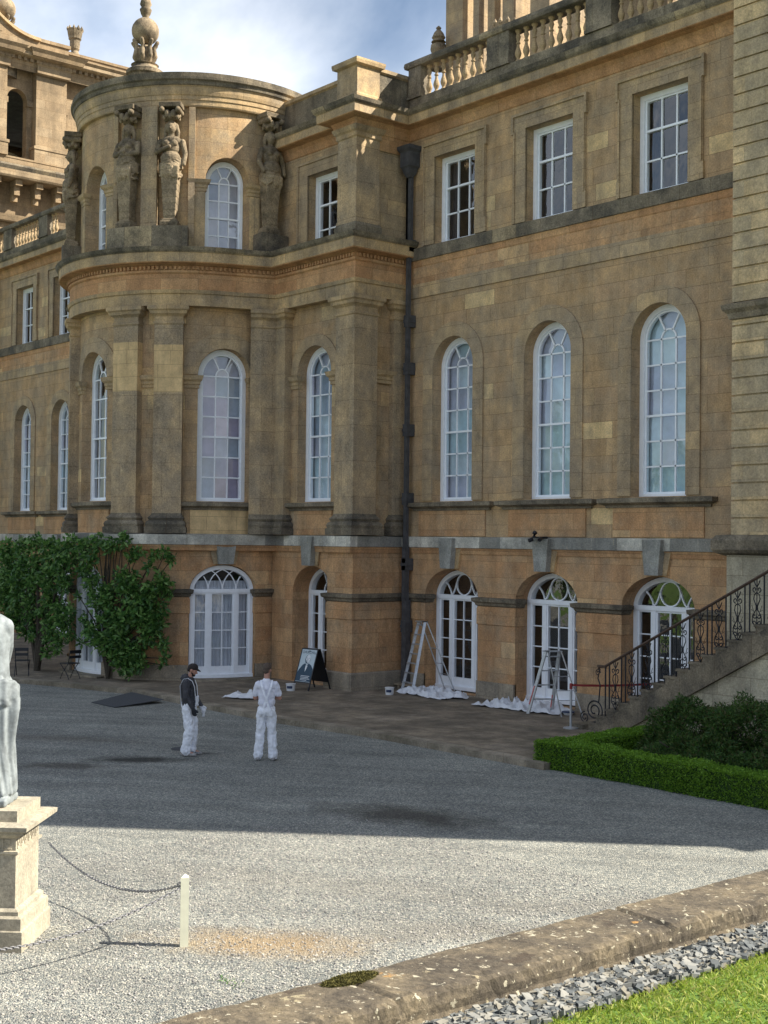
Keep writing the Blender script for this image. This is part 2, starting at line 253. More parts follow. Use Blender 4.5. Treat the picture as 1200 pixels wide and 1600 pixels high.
# ------------------------------------------------------------------ mesh helpers
class MB:
    def __init__(s): s.v = []; s.f = []; s.uv = []; s.mi = []
    def face(s, pts, uv=None, mi=0):
        i = len(s.v); s.v += [tuple(p) for p in pts]; s.f.append(tuple(range(i, i+len(pts)))); s.uv.append(uv); s.mi.append(mi)
    def mesh(s, name):
        me = bpy.data.meshes.new(name); me.from_pydata(s.v, [], s.f); me.polygons.foreach_set('material_index', s.mi)
        ul = me.uv_layers.new(name='UVMap'); k = 0; buf = []
        for f, uv in zip(s.f, s.uv):
            if uv is None:
                P = [s.v[i] for i in f]; a = Vector(P[1])-Vector(P[0]); b = Vector(P[-1])-Vector(P[0]); n = a.cross(b)
                ax, ay, az = abs(n.x), abs(n.y), abs(n.z)
                if az >= ax and az >= ay: uv = [(p[0], p[1]) for p in P]
                elif ax > ay: uv = [(p[1], p[2]) for p in P]
                else: uv = [(p[0], p[2]) for p in P]
            for q in uv: buf += [q[0], q[1]]
        ul.data.foreach_set('uv', buf); me.update(); return me
    def build(s, name, mats, parent=None, smooth=False, merge=False, loc=None):
        me = s.mesh(name)
        if merge:
            bm = bmesh.new(); bm.from_mesh(me); bmesh.ops.remove_doubles(bm, verts=bm.verts, dist=1e-5); bmesh.ops.recalc_face_normals(bm, faces=bm.faces); bm.to_mesh(me); bm.free()
        return link(name, me, mats, parent, smooth, loc)
def link(name, me, mats, parent=None, smooth=False, loc=None):
    if not isinstance(mats, (list, tuple)): mats = [mats]
    for m in mats: me.materials.append(MT[m] if isinstance(m, str) else m)
    o = bpy.data.objects.new(name, me); COL.objects.link(o)
    if smooth: me.polygons.foreach_set('use_smooth', [True]*len(me.polygons))
    if parent is not None:
        o.parent = parent
        if loc is None and parent.get('wl') is not None:   # mesh written in world coordinates
            o.location = (-parent.location[0], -parent.location[1], -parent.location[2])
            if parent.parent is not None: o.location = (0, 0, 0)
    if loc is not None: o.location = loc
    return o
def empty(name, loc, label, cat, group=None, rz=0, world=True):
    o = bpy.data.objects.new(name, None); COL.objects.link(o); o.location = loc; o.rotation_euler = (0, 0, rz); o.empty_display_size = .3
    tag(o, label, cat, group)
    if world: o['wl'] = 1
    return o
def tag(o, label=None, cat=None, group=None, kind=None):
    if label: o['label'] = label
    if cat: o['category'] = cat
    if group: o['group'] = group
    if kind: o['kind'] = kind
    return o
W = lambda u, d, z: (u, d, z)
def flat(ox, oy, ang):
    c, s = math.cos(R_(ang)), math.sin(R_(ang))
    return lambda u, d, z: (ox+c*u-s*d, oy+s*u+c*d, z)
def arc(cx, cy, R):
    def m(u, d, z):
        t = u/R; return (cx+(R-d)*math.sin(t), cy-(R-d)*math.cos(t), z)
    return m
def mirror(m):
    def k(u, d, z):
        x, y, z = m(u, d, z); return (-16.4-x, y, z)
    return k
def box(mb, m, u0, u1, d0, d1, z0, z1, nu=1, mi=0, skip=''):
    for i in range(nu):
        a, b = u0+(u1-u0)*i/nu, u0+(u1-u0)*(i+1)/nu
        mb.face([m(a, d0, z0), m(b, d0, z0), m(b, d0, z1), m(a, d0, z1)], [(a, z0), (b, z0), (b, z1), (a, z1)], mi)
        mb.face([m(a, d1, z0), m(b, d1, z0), m(b, d1, z1), m(a, d1, z1)], [(a, z0), (b, z0), (b, z1), (a, z1)], mi)
        mb.face([m(a, d0, z1), m(b, d0, z1), m(b, d1, z1), m(a, d1, z1)], [(a, d0), (b, d0), (b, d1), (a, d1)], mi)
        mb.face([m(a, d0, z0), m(b, d0, z0), m(b, d1, z0), m(a, d1, z0)], [(a, d0), (b, d0), (b, d1), (a, d1)], mi)
    for u in (u0, u1):
        mb.face([m(u, d0, z0), m(u, d1, z0), m(u, d1, z1), m(u, d0, z1)], [(d0, z0), (d1, z0), (d1, z1), (d0, z1)], mi)
def sweep(mb, m, path, prof, caps=True, closed=False, mi=0):
    n = len(path); off = []
    dirs = []
    for i in range(n-1 if not closed else n):
        a, b = path[i], path[(i+1) % n]; l = math.hypot(b[0]-a[0], b[1]-a[1]); dirs.append(((b[0]-a[0])/l, (b[1]-a[1])/l, l))
    s = 0; ss = []
    for i in range(n):
        d1 = dirs[i-1] if (i > 0 or closed) else dirs[0]; d2 = dirs[i] if i < len(dirs) else dirs[-1]
        n1 = (d1[1], -d1[0]); n2 = (d2[1], -d2[0]); nx, ny = n1[0]+n2[0], n1[1]+n2[1]; l = math.hypot(nx, ny) or 1e-6; nx /= l; ny /= l
        k = 1/max(.3, nx*n1[0]+ny*n1[1]); off.append((nx*k, ny*k)); ss.append(s)
        if i < len(dirs): s += dirs[i][2]
    pl = [0]
    for a, b in zip(prof, prof[1:]): pl.append(pl[-1]+math.hypot(b[0]-a[0], b[1]-a[1]))
    rng = range(n) if closed else range(n-1)
    for i in rng:
        j = (i+1) % n; sj = ss[j] if j else s
        for k in range(len(prof)-1):
            q = []
            for (ii, kk) in ((i, k), (j, k), (j, k+1), (i, k+1)):
                p = prof[kk]; q.append(m(path[ii][0]+off[ii][0]*p[0], path[ii][1]+off[ii][1]*p[0], p[1]))
            mb.face(q, [(ss[i], pl[k]), (sj, pl[k]), (sj, pl[k+1]), (ss[i], pl[k+1])], mi)
    if caps and not closed:
        for i in (0, n-1): mb.face([m(path[i][0]+off[i][0]*p[0], path[i][1]+off[i][1]*p[0], p[1]) for p in prof], None, mi)
def ribbon(mb, m, pts, w, d0, d1, closed=False, mi=0):
    n = len(pts); L_, R2 = [], []
    for i in range(n):
        a = pts[i-1] if (i > 0 or closed) else pts[i]; b = pts[(i+1) % n] if (i < n-1 or closed) else pts[i]
        p = pts[i]
        v1 = (p[0]-a[0], p[1]-a[1]); v2 = (b[0]-p[0], b[1]-p[1])
        l1 = math.hypot(*v1); l2 = math.hypot(*v2)
        if l1 < 1e-9: v1, l1 = v2, l2
        if l2 < 1e-9: v2, l2 = v1, l1
        n1 = (-v1[1]/l1, v1[0]/l1); n2 = (-v2[1]/l2, v2[0]/l2); nx, ny = n1[0]+n2[0], n1[1]+n2[1]; l = math.hypot(nx, ny) or 1e-6; nx /= l; ny /= l
        k = w/2/max(.4, nx*n1[0]+ny*n1[1]); L_.append((p[0]+nx*k, p[1]+ny*k)); R2.append((p[0]-nx*k, p[1]-ny*k))
    for i in (range(n) if closed else range(n-1)):
        j = (i+1) % n; A, B, Cc, D = L_[i], L_[j], R2[j], R2[i]
        g = lambda p, d: m(p[0], d, p[1])
        mb.face([g(A, d0), g(B, d0), g(Cc, d0), g(D, d0)], None, mi)
        mb.face([g(A, d0), g(B, d0), g(B, d1), g(A, d1)], None, mi); mb.face([g(D, d0), g(Cc, d0), g(Cc, d1), g(D, d1)], None, mi)
    if not closed:
        for i in (0, n-1): mb.face([m(L_[i][0], d0, L_[i][1]), m(R2[i][0], d0, R2[i][1]), m(R2[i][0], d1, R2[i][1]), m(L_[i][0], d1, L_[i][1])], None, mi)
def arch(uc, w, zs, rise, n=20, a0=0, a1=180):
    return [(uc-w/2*math.cos(R_(a0+(a1-a0)*i/n)), zs+rise*math.sin(R_(a0+(a1-a0)*i/n))) for i in range(n+1)]
def wall(mb, m, u0, u1, z0, z1, ops=(), depth=.33, step=.5, d=0, mi=0, rmi=None):
    """ops: (uc, w, zb, zs, rise)"""
    us = {round(u0, 5), round(u1, 5)}
    k = max(1, int(abs(u1-u0)/step+.99))
    for i in range(k+1): us.add(round(u0+(u1-u0)*i/k, 5))
    for (uc, w, zb, zs, rise) in ops:
        us.add(round(uc-w/2, 5)); us.add(round(uc+w/2, 5))
        if rise:
            for p in arch(uc, w, zs, rise, 20): us.add(round(p[0], 5))
    us = sorted(u for u in us if u0-1e-6 <= u <= u1+1e-6)
    def top(o, u):
        uc, w, zb, zs, rise = o
        if not rise: return zs
        t = min(1, abs(u-uc)/(w/2)); return zs+rise*math.sqrt(max(0, 1-t*t))
    for a, b in zip(us, us[1:]):
        if b-a < 1e-6: continue
        mid = (a+b)/2; act = sorted([o for o in ops if abs(mid-o[0]) < o[1]/2], key=lambda o: o[2])
        lo = (z0, z0)
        for o in act:
            hi = (max(z0, o[2]),)*2
            if hi[0] > lo[0]+1e-5 or hi[1] > lo[1]+1e-5:
                mb.face([m(a, d, lo[0]), m(b, d, lo[1]), m(b, d, hi[1]), m(a, d, hi[0])], [(a, lo[0]), (b, lo[1]), (b, hi[1]), (a, hi[0])], mi)
            lo = (top(o, a), top(o, b))
            if z0 < lo[0] < z1+.001: mb.face([m(a, d, lo[0]), m(b, d, lo[1]), m(b, d+depth, lo[1]), m(a, d+depth, lo[0])], [(a, 0), (b, 0), (b, depth), (a, depth)], mi if rmi is None else rmi)
            if z0 <= o[2] < z1: mb.face([m(a, d, o[2]), m(b, d, o[2]), m(b, d+depth, o[2]), m(a, d+depth, o[2])], [(a, 0), (b, 0), (b, depth), (a, depth)], mi if rmi is None else rmi)
        if lo[0] < z1-1e-5 or lo[1] < z1-1e-5:
            mb.face([m(a, d, lo[0]), m(b, d, lo[1]), m(b, d, z1), m(a, d, z1)], [(a, lo[0]), (b, lo[1]), (b, z1), (a, z1)], mi)
    for (uc, w, zb, zs, rise) in ops:
        za, zt = max(z0, zb), min(z1, zs)
        if zt > za:
            for u in (uc-w/2, uc+w/2): mb.face([m(u, d, za), m(u, d+depth, za), m(u, d+depth, zt), m(u, d, zt)], [(0, za), (depth, za), (depth, zt), (0, zt)], mi if rmi is None else rmi)
def tube(mb, pts, r, n=6, mi=0, r1=None):
    pts = [Vector(p) for p in pts]; rings = []
    for i, p in enumerate(pts):
        t = (pts[min(i+1, len(pts)-1)]-pts[max(i-1, 0)]).normalized(); a = t.cross(Vector((0, 0, 1)))
        if a.length < .1: a = t.cross(Vector((0, 1, 0)))
        a.normalize(); b = t.cross(a); rr = r if r1 is None else r+(r1-r)*i/(len(pts)-1)
        rings.append([p+(a*math.cos(2*PI*k/n)+b*math.sin(2*PI*k/n))*rr for k in range(n)])
    for A, B in zip(rings, rings[1:]):
        for k in range(n): mb.face([A[k], A[(k+1) % n], B[(k+1) % n], B[k]], None, mi)
    mb.face(rings[0], None, mi); mb.face(rings[-1][::-1], None, mi)
def lathe(mb, c, prof, n=16, mi=0, sq=None):
    rings = []
    for r, z in prof:
        rings.append([(c[0]+r*math.cos(2*PI*k/n+PI/n), c[1]+r*math.sin(2*PI*k/n+PI/n), c[2]+z) for k in range(n)])
    for A, B in zip(rings, rings[1:]):
        for k in range(n): mb.face([A[k], A[(k+1) % n], B[(k+1) % n], B[k]], None, mi)
    mb.face(rings[0], None, mi); mb.face(rings[-1], None, mi)
# --- soft bodies: union of capsules and ellipsoids, voxel remeshed
class Blob:
    def __init__(s): s.bm = bmesh.new()
    def cap(s, a, ra, b, rb, n=12):
        a, b = Vector(a), Vector(b); ax = b-a; l = ax.length
        if l < 1e-6: ax = Vector((0, 0, 1))
        q = Vector((0, 0, 1)).rotation_difference(ax.normalized()).to_matrix(); rings = []
        for i in range(1, 5): t = PI/2*i/4; rings.append((-ra*math.cos(t), ra*math.sin(t)))
        for i in range(0, 4): t = PI/2*i/4; rings.append((l+rb*math.sin(t), rb*math.cos(t)))
        vs = [[s.bm.verts.new(a+q@Vector((r*math.cos(2*PI*k/n), r*math.sin(2*PI*k/n), z))) for k in range(n)] for z, r in rings]
        p0 = s.bm.verts.new(a+q@Vector((0, 0, -ra))); p1 = s.bm.verts.new(a+q@Vector((0, 0, l+rb)))
        for A, B in zip(vs, vs[1:]):
            for k in range(n): s.bm.faces.new((A[k], A[(k+1) % n], B[(k+1) % n], B[k]))
        for k in range(n): s.bm.faces.new((p0, vs[0][(k+1) % n], vs[0][k])); s.bm.faces.new((p1, vs[-1][k], vs[-1][(k+1) % n]))
    def chain(s, pts):
        for (a, ra), (b, rb) in zip(pts, pts[1:]): s.cap(a, ra, b, rb)
    def ell(s, c, r, rot=(0, 0, 0)):
        from mathutils import Euler
        mtx = Matrix.Translation(Vector(c))@Euler([R_(x) for x in rot]).to_matrix().to_4x4()@Matrix.Diagonal((r[0], r[1], r[2], 1))
        bmesh.ops.create_uvsphere(s.bm, u_segments=16, v_segments=10, radius=1, matrix=mtx)
    def box(s, c, r, rot=0):
        mtx = Matrix.Translation(Vector(c))@Matrix.Rotation(rot, 4, 'Z')@Matrix.Diagonal((r[0]*2, r[1]*2, r[2]*2, 1)); bmesh.ops.create_cube(s.bm, size=1, matrix=mtx)
    def mesh(s, name, vox=.012, sm=3, fn=None):
        me = bpy.data.meshes.new('tmp'); s.bm.to_mesh(me); s.bm.free(); o = bpy.data.objects.new('tmp', me); COL.objects.link(o)
        r = o.modifiers.new('r', 'REMESH'); r.mode = 'VOXEL'; r.voxel_size = vox
        if sm: q = o.modifiers.new('s', 'SMOOTH'); q.iterations = sm; q.factor = .5
        dg = bpy.context.evaluated_depsgraph_get(); me2 = bpy.data.meshes.new_from_object(o.evaluated_get(dg)); me2.name = name
        bpy.data.objects.remove(o); bpy.data.meshes.remove(me)
        if fn:
            me2.update(); nn = [v.normal.copy() for v in me2.vertices]
            for v, q in zip(me2.vertices, nn): v.co = fn(v.co, q)
        me2.update(); return me2

# ------------------------------------------------------------------ setting: ground
def structure(name, mb, m): o = mb.build(name, m); o['kind'] = 'structure'; return o
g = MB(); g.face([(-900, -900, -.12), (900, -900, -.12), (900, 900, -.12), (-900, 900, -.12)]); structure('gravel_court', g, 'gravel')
# terrace paving with stepped front edge (kerb)
edge = [(-60, -9.2), (-11, -8.35), (-8.2, -7.75), (-6.3, -7.1), (-3.5, -6.35), (.0, -6.5), (3.2, -6.55), (6.6, -6.2), (11.2, -6.2), (11.2, -2.3), (30, -2.3)]
g = MB()
for a, b in zip(edge, edge[1:]):
    if a[0] == b[0]: continue
    g.face([(a[0], a[1], 0), (b[0], b[1], 0), (b[0], 4, 0), (a[0], 4, 0)])
structure('terrace_paving', g, 'paving')
g = MB(); sweep(g, W, edge[:10], [(0, -.14), (.30, -.14), (.30, .005), (0, .006)][1:3]+[(-.0, .012)]); structure('terrace_kerb', g, 'kerb')

# ------------------------------------------------------------------ palace range
pal = empty('palace', (0, 0, 0), 'honey and grey stone baroque palace front with a round projecting bow and balustraded roofline', 'palace')
def part(mb, name, mat, parent=None, **k): return mb.build(name, mat, parent or pal, **k)
BC = (-8.2, -2.0)
TH = R_(74)
def bowpath(R, mirrored_too=True, ex=-3.85, ey=-1.95, y0=None):
    P = [(BC[0]+R*math.sin(t), BC[1]-R*math.cos(t)) for t in [TH*i/22 for i in range(0, 23)]]
    P.append((ex, ey))
    return [(-16.4-x, y) for x, y in P[:0:-1]]+P
ENT = bowpath(4.02)
full_ent = [(-16.32, 0), (-16.32, -1.95)]+ENT+[(-.08, -1.95), (-.08, 0)]
# --- main entablature round the bow and the piers
e = MB(); sweep(e, W, full_ent, [(-.45, 11.0), (0, 11.0), (0, 11.34), (.04, 11.36), (.07, 11.46), (0, 11.47)], caps=False); part(e, 'architrave', 'mould')
e = MB(); sweep(e, W, full_ent, [(0, 11.47), (0, 11.93)], caps=False); part(e, 'frieze', 'frieze')
e = MB(); sweep(e, W, full_ent, [(0, 11.93), (.06, 11.97), (.06, 12.03), (.03, 12.035), (.03, 12.16), (.13, 12.2), (.33, 12.21), (.35, 12.24)], caps=False); part(e, 'cornice_soffit', 'frieze')
e = MB(); sweep(e, W, full_ent, [(.35, 12.24), (.35, 12.50), (.37, 12.51)], caps=False); part(e, 'corona', 'pale_mould' if 'pale_mould' in MT else 'mould')
e = MB(); sweep(e, W, full_ent, [(.37, 12.51), (.42, 12.56), (.46, 12.66), (-.5, 12.78)], caps=False); part(e, 'cornice_top', 'dark')
def walkpath(path, stepl):
    out = []; carry = 0
    for a, b in zip(path, path[1:]):
        l = math.hypot(b[0]-a[0], b[1]-a[1]); t = carry
        dx, dy = (b[0]-a[0])/l, (b[1]-a[1])/l
        while t < l: out.append((a[0]+dx*t, a[1]+dy*t, dx, dy)); t += stepl
        carry = t-l
    return out
e = MB()
for x, y, dx, dy in walkpath(full_ent, .13):
    nx, ny = dy, -dx; fm = lambda u, d, z, x=x, y=y, dx=dx, dy=dy, nx=nx, ny=ny: (x+dx*u-nx*d, y+dy*u-ny*d, z)
    box(e, fm, -.035, .035, -.10, -.03, 12.05, 12.15)
part(e, 'dentil_course', 'frieze')

CAPP = [(0, 10.44), (.03, 10.47), (.03, 10.53), (0, 10.55), (0, 10.68), (.04, 10.72), (.10, 10.76), (.12, 10.84), (.17, 10.88), (.17, 10.99)]
BASEP = [(.17, 4.31), (.17, 4.49), (.13, 4.5), (.15, 4.58), (.12, 4.65), (.06, 4.69), (.10, 4.76), (.03, 4.84), (0, 4.9)]
def pilaster(T, m, u0, u1, dw, df, wrap=None, renewed=None):
    """front face at df, wall at dw (inward positive)"""
    mm = T(m); path = wrap or [(u0, dw), (u0, df), ((u0+u1)/2, df), (u1, df), (u1, dw)]
    p = MB()
    za, zb__ = renewed or (7.6, 7.6)
    sweep(p, mm, path, [(0, 4.9), (0, za)], caps=False)
    if renewed: sweep(p, mm, path, [(0, za), (0, zb__)], caps=False, mi=1)
    sweep(p, mm, path, [(0, zb__), (0, 10.44)], caps=False); po = part(p, 'pilaster', ['pilaster', 'pale'])
    p = MB(); sweep(p, mm, path, CAPP, caps=False); part(p, 'capital', 'mould', po)
    p = MB(); sweep(p, mm, path, BASEP, caps=False); part(p, 'base', 'dark', po)
    return po
ident = lambda m: m

# --- windows
rnd = random.Random(5)
def pane_poly(mb, m, pts, d, mi=None):
    cu = sum(p[0] for p in pts)/len(pts); cz = sum(p[1] for p in pts)/len(pts); a, b = rnd.uniform(-.035, .035), rnd.uniform(-.03, .03)
    mb.face([m(p[0], d+a*(p[0]-cu)+b*(p[1]-cz), p[1]) for p in pts], None, rnd.choice((0, 0, 1, 2, 3)) if mi is None else mi)
def sash(m, uc, w, zb, zs, rise, d, rows=6, rail=3, name='sash_window', backing='blind', fr=.13, parent=None, tones=None, fan=True, bar=.040, cols=3):
    f = MB(); i0, i1 = uc-w/2, uc+w/2
    if rise: path = [(i0+fr/2, zb)]+[(uc+(p[0]-uc)*(w-fr)/w, zs+(p[1]-zs)*(rise-fr/2)/rise) for p in arch(uc, w, zs, rise, 24)]+[(i1-fr/2, zb)]
    else: path = [(i0+fr/2, zb), (i0+fr/2, zs-fr/2), (i1-fr/2, zs-fr/2), (i1-fr/2, zb)]
    ribbon(f, m, path, fr, d-.03, d+.16)
    fr2 = fr-.01
    if rise: p2 = [(i0+fr+.02, zb+.05)]+[(uc+(p[0]-uc)*(w-2*fr-.04)/w, zs+(p[1]-zs)*(rise-fr-.02)/rise) for p in arch(uc, w, zs, rise, 24)]+[(i1-fr-.02, zb+.05)]
    else: p2 = [(i0+fr+.02, zb+.05), (i0+fr+.02, zs-fr-.02), (i1-fr-.02, zs-fr-.02), (i1-fr-.02, zb+.05)]
    ribbon(f, m, p2, .045, d+.02, d+.12)
    box(f, m, i0+.02, i1-.02, d-.05, d+.16, zb-.02, zb+.07, 4)            # cill rail
    g0, g1 = i0+fr+.03, i1-fr-.03; b0 = zb+.12; ztop = zs if rise else zs-fr-.03
    rh = (ztop-b0)/rows
    box(f, m, g0, g1, d+.03, d+.10, b0-.06, b0, 3)
    cw = (g1-g0)/cols
    for c in range(1, cols): box(f, m, g0+cw*c-bar/2, g0+cw*c+bar/2, d+.03, d+.08, b0, ztop)
    for r in range(1, rows+(1 if rise else 0)):
        hh = .055 if r == rail else bar; dd = .0 if r == rail else .03
        box(f, m, g0, g1, d+dd, d+.085, b0+rh*r-hh/2, b0+rh*r+hh/2, 3)
    if rise:
        Rg = (g1-g0)/2; rz = rise-fr-.03
        ribbon(f, m, arch(uc, cw, zs, cw/2*1.05, 10), bar, d+.03, d+.08)
        for a in (62, 118):
            ca, sa = math.cos(R_(a)), math.sin(R_(a)); ribbon(f, m, [(uc-cw/2*ca, zs+cw/2*sa), (uc-Rg*ca, zs+rz*sa)], bar, d+.03, d+.08)
    fo = part(f, name, 'white', parent)
    gl = MB()
    for r in range(rows):
        for c in range(cols): pane_poly(gl, m, [(g0+cw*c, b0+rh*r), (g0+cw*(c+1), b0+rh*r), (g0+cw*(c+1), b0+rh*(r+1)), (g0+cw*c, b0+rh*(r+1))], d+.06, tones(r, c) if tones else None)
    if rise:
        for a0, a1 in ((0, 62), (62, 118), (118, 180)):
            outr = [(uc-Rg*math.cos(R_(a0+(a1-a0)*i/6)), zs+rz*math.sin(R_(a0+(a1-a0)*i/6))) for i in range(7)]
            inr = [(uc-cw/2*math.cos(R_(a1+(a0-a1)*i/6)), zs+cw/2*math.sin(R_(a1+(a0-a1)*i/6))) for i in range(7)]
            pane_poly(gl, m, outr+inr, d+.06)
        pane_poly(gl, m, arch(uc, cw, zs, cw/2, 10), d+.06)
    part(gl, 'glass', GL, fo)
    if backing:
        b = MB(); pts = ([(i0+.05, zb+.02)]+arch(uc, w-.1, zs, rise-.05, 16)+[(i1-.05, zb+.02)]) if rise else [(i0, zb), (i0, zs), (i1, zs), (i1, zb)]
        if backing == 'curtain':
            for s0, s1 in ((i0, i0+w*.24), (i1-w*.14, i1)):
                n = 8
                for k in range(n):
                    ua, ub = s0+(s1-s0)*k/n, s0+(s1-s0)*(k+1)/n; da, db = d+.3+.03*(k % 2), d+.3+.03*((k+1) % 2)
                    b.face([m(ua, da, zb), m(ub, db, zb), m(ub, db, zs), m(ua, da, zs)])
            part(b, 'curtain', 'inner_curtain' if 'inner_curtain' in MT else 'blind_lilac', fo)
        else:
            b.face([m(p[0], d+.2, p[1]) for p in pts]); part(b, 'blind', backing, fo)
    return fo
def fanwindow(m, uc, w, zb, zt, zs, rise, d, kind='facade', name='french_window', backing=None):
    """casement doors below a transom at zt, arched fanlight above"""
    f = MB(); i0, i1 = uc-w/2, uc+w/2; fr = .12
    path = [(i0+fr/2, zb)]+[(uc+(p[0]-uc)*(w-fr)/w, zs+(p[1]-zs)*(rise-fr/2)/rise) for p in arch(uc, w, zs, rise, 24)]+[(i1-fr/2, zb)]
    ribbon(f, m, path, fr, d-.03, d+.14)
    box(f, m, i0+fr*.5, i1-fr*.5, d-.05, d+.12, zt-.05, zt+.06, 4)
    box(f, m, i0, i1, d-.06, d+.14, zb, zb+.10, 4)
    g0, g1 = i0+fr, i1-fr; W_ = g1-g0
    m0, m1 = g0+W_*.26, g1-W_*.26          # mullions
    for u in (m0, m1): box(f, m, u-.055, u+.055, d-.02, d+.12, zb, zt)
    b0 = zb+.34; rows = 4; rh = (zt-.1-b0)/rows
    segs = ((g0, m0-.055, 1), (m0+.055, m1-.055, 2), (m1+.055, g1, 1))
    gl = MB()
    for a, b, c in segs:
        st = .05
        box(f, m, a, a+st, d, d+.09, zb+.1, zt-.05); box(f, m, b-st, b, d, d+.09, zb+.1, zt-.05); box(f, m, a, b, d+.005, d+.085, zb+.1, b0); box(f, m, a, b, d+.005, d+.085, zt-.1, zt-.05)
        a, b = a+st, b-st
        for r in range(1, rows): box(f, m, a, b, d+.02, d+.07, b0+rh*r-.014, b0+rh*r+.014)
        for k in range(1, c): box(f, m, a+(b-a)*k/c-.014, a+(b-a)*k/c+.014, d+.02, d+.07, b0, zt-.1)
        for r in range(rows):
            for k in range(c): pane_poly(gl, m, [(a+(b-a)*k/c, b0+rh*r), (a+(b-a)*(k+1)/c, b0+rh*r), (a+(b-a)*(k+1)/c, b0+rh*(r+1)), (a+(b-a)*k/c, b0+rh*(r+1))], d+.045, 0)
    top = lambda u: zs+(rise-fr)*math.sqrt(max(0, 1-((u-uc)/(W_/2))**2))
    zf = zt+.06
    def clipcurve(fn, n=14):
        pts = [fn(i/n) for i in range(n+1)]; pts = [p for p in pts if g0 <= p[0] <= g1 and p[1] <= top(p[0])+.02]
        if len(pts) > 1: ribbon(f, m, pts, .028, d+.02, d+.07)
    H = zs+rise-fr-zf
    if kind == 'facade':
        rx, rzz = W_*.155, H*.5
        ribbon(f, m, [(uc+rx*math.cos(2*PI*k/20), zf+H*.5+rzz*math.sin(2*PI*k/20)) for k in range(20)], .028, d+.02, d+.07, closed=True)
        for s in (-1, 1):
            c0 = uc+s*W_*.27
            clipcurve(lambda t: (c0-s*W_*.115*t**.5, zf+H*.62*t)); clipcurve(lambda t: (c0+s*W_*.2*t**1.8, zf+H*.8*t))
    elif kind == 'bow':
        q = W_/4
        for k in range(4+1):
            c0 = g0+q*k
            for s in (-1, 1):
                clipcurve(lambda t: (c0+s*q*1.35*(t**1.7), zf+H*1.05*t**.9 if False else zf+H*1.02*math.sin(t*PI/2)))
    else:
        ribbon(f, m, arch(uc, W_*.3, zf, W_*.16, 10), .028, d+.02, d+.07)
        for a in (60, 120):
            ca, sa = math.cos(R_(a)), math.sin(R_(a)); clipcurve(lambda t: (uc-(W_*.15+W_*.4*t)*ca, zf+(W_*.15+W_*.5*t)*sa))
    pane_poly(gl, m, [(g0, zf)]+[(p[0], p[1]) for p in [(uc+(q_[0]-uc)*W_/w, zs+(q_[1]-zs)*(rise-fr)/rise) for q_ in arch(uc, w, zs, rise, 16)]]+[(g1, zf)], d+.045, 0)
    fo = part(f, name, 'white'); part(gl, 'glass', GL, fo)
    if backing:
        b = MB(); n = 46
        for k in range(n):
            ua, ub = g0+W_*k/n, g0+W_*(k+1)/n; da, db = d+.22+.025*math.sin(k*1.9), d+.22+.025*math.sin((k+1)*1.9)
            b.face([m(ua, da, zb+.1), m(ub, db, zb+.1), m(ub, db, zt+.3), m(ua, da, zt+.3)])
        part(b, 'net_curtain', 'curtain', fo)
    return fo

def keystone(T, m, uc, zt=4.25, zbt=3.42, wt=.56, wb=.40, out=.24, flank=True, mat='key'):
    k = MB(); mm = T(m)
    def tap(mb, a0, a1, b0, b1, do, mi=0):
        A = [mm(a0, do, zbt), mm(a1, do, zbt), mm(b1, do, zt), mm(b0, do, zt)]; B = [mm(a0, .1, zbt), mm(a1, .1, zbt), mm(b1, .1, zt), mm(b0, .1, zt)]
        mb.face(A, None, mi)
        for i in range(4): mb.face([A[i], A[(i+1) % 4], B[(i+1) % 4], B[i]], None, mi)
    tap(k, uc-wb/2, uc+wb/2, uc-wt/2, uc+wt/2, -out)
    part(k, 'keystone', mat)
    if flank:
        k = MB(); tap(k, uc-wb/2-.12, uc-wb/2+.01, uc-wt/2-.22, uc-wt/2+.01, -.07); tap(k, uc+wb/2-.01, uc+wb/2+.12, uc+wt/2-.01, uc+wt/2+.22, -.07); part(k, 'voussoir', 'mould')
def sillblock(mm, uc, w, z1=5.27, out=.22, nu=6, apron=True, pale=False):
    s = MB(); a, b = uc-w/2, uc+w/2; n = nu
    path = [(a, .1), (a, 0)]+[(a+(b-a)*i/n, 0) for i in range(1, n)]+[(b, 0), (b, .1)]
    sweep(s, mm, path, [(.06, z1-.26), (.08, z1-.20), (out-.06, z1-.17), (out, z1-.14), (out, z1-.04), (-.2, z1)]); part(s, 'window_sill', 'dark')
    if apron:
        s = MB(); box(s, mm, a+.14, b-.14, -.035, .1, 4.31, z1-.26, n); part(s, 'apron_panel', 'pale' if pale else 'orange')
def archivolt(mm, uc, w, zs, rise, bw=.36, zb=None, d0=-.04, mat='brown2'):
    a = MB(); pts = arch(uc, w+bw, zs, rise+bw/2, 26)
    if zb is not None: pts = [(uc-(w+bw)/2, zb)]+pts+[(uc+(w+bw)/2, zb)]
    ribbon(a, mm, pts, bw-.004, d0, .02); part(a, 'archivolt', mat)
def impost(mm, u0, u1, z0=8.60, z1=8.98, dw=.1, n=2):
    s = MB(); path = [(u0, dw), (u0, 0)]+[(u0+(u1-u0)*i/n, 0) for i in range(1, n)]+[(u1, 0), (u1, dw)]
    sweep(s, mm, path, [(.0, z0), (.04, z0+.02), (.04, z0+.10), (.07, z0+.13), (.07, z0+.2), (.13, z0+.26), (.16, z1), (-.1, z1+.02)]); part(s, 'impost', 'mould')

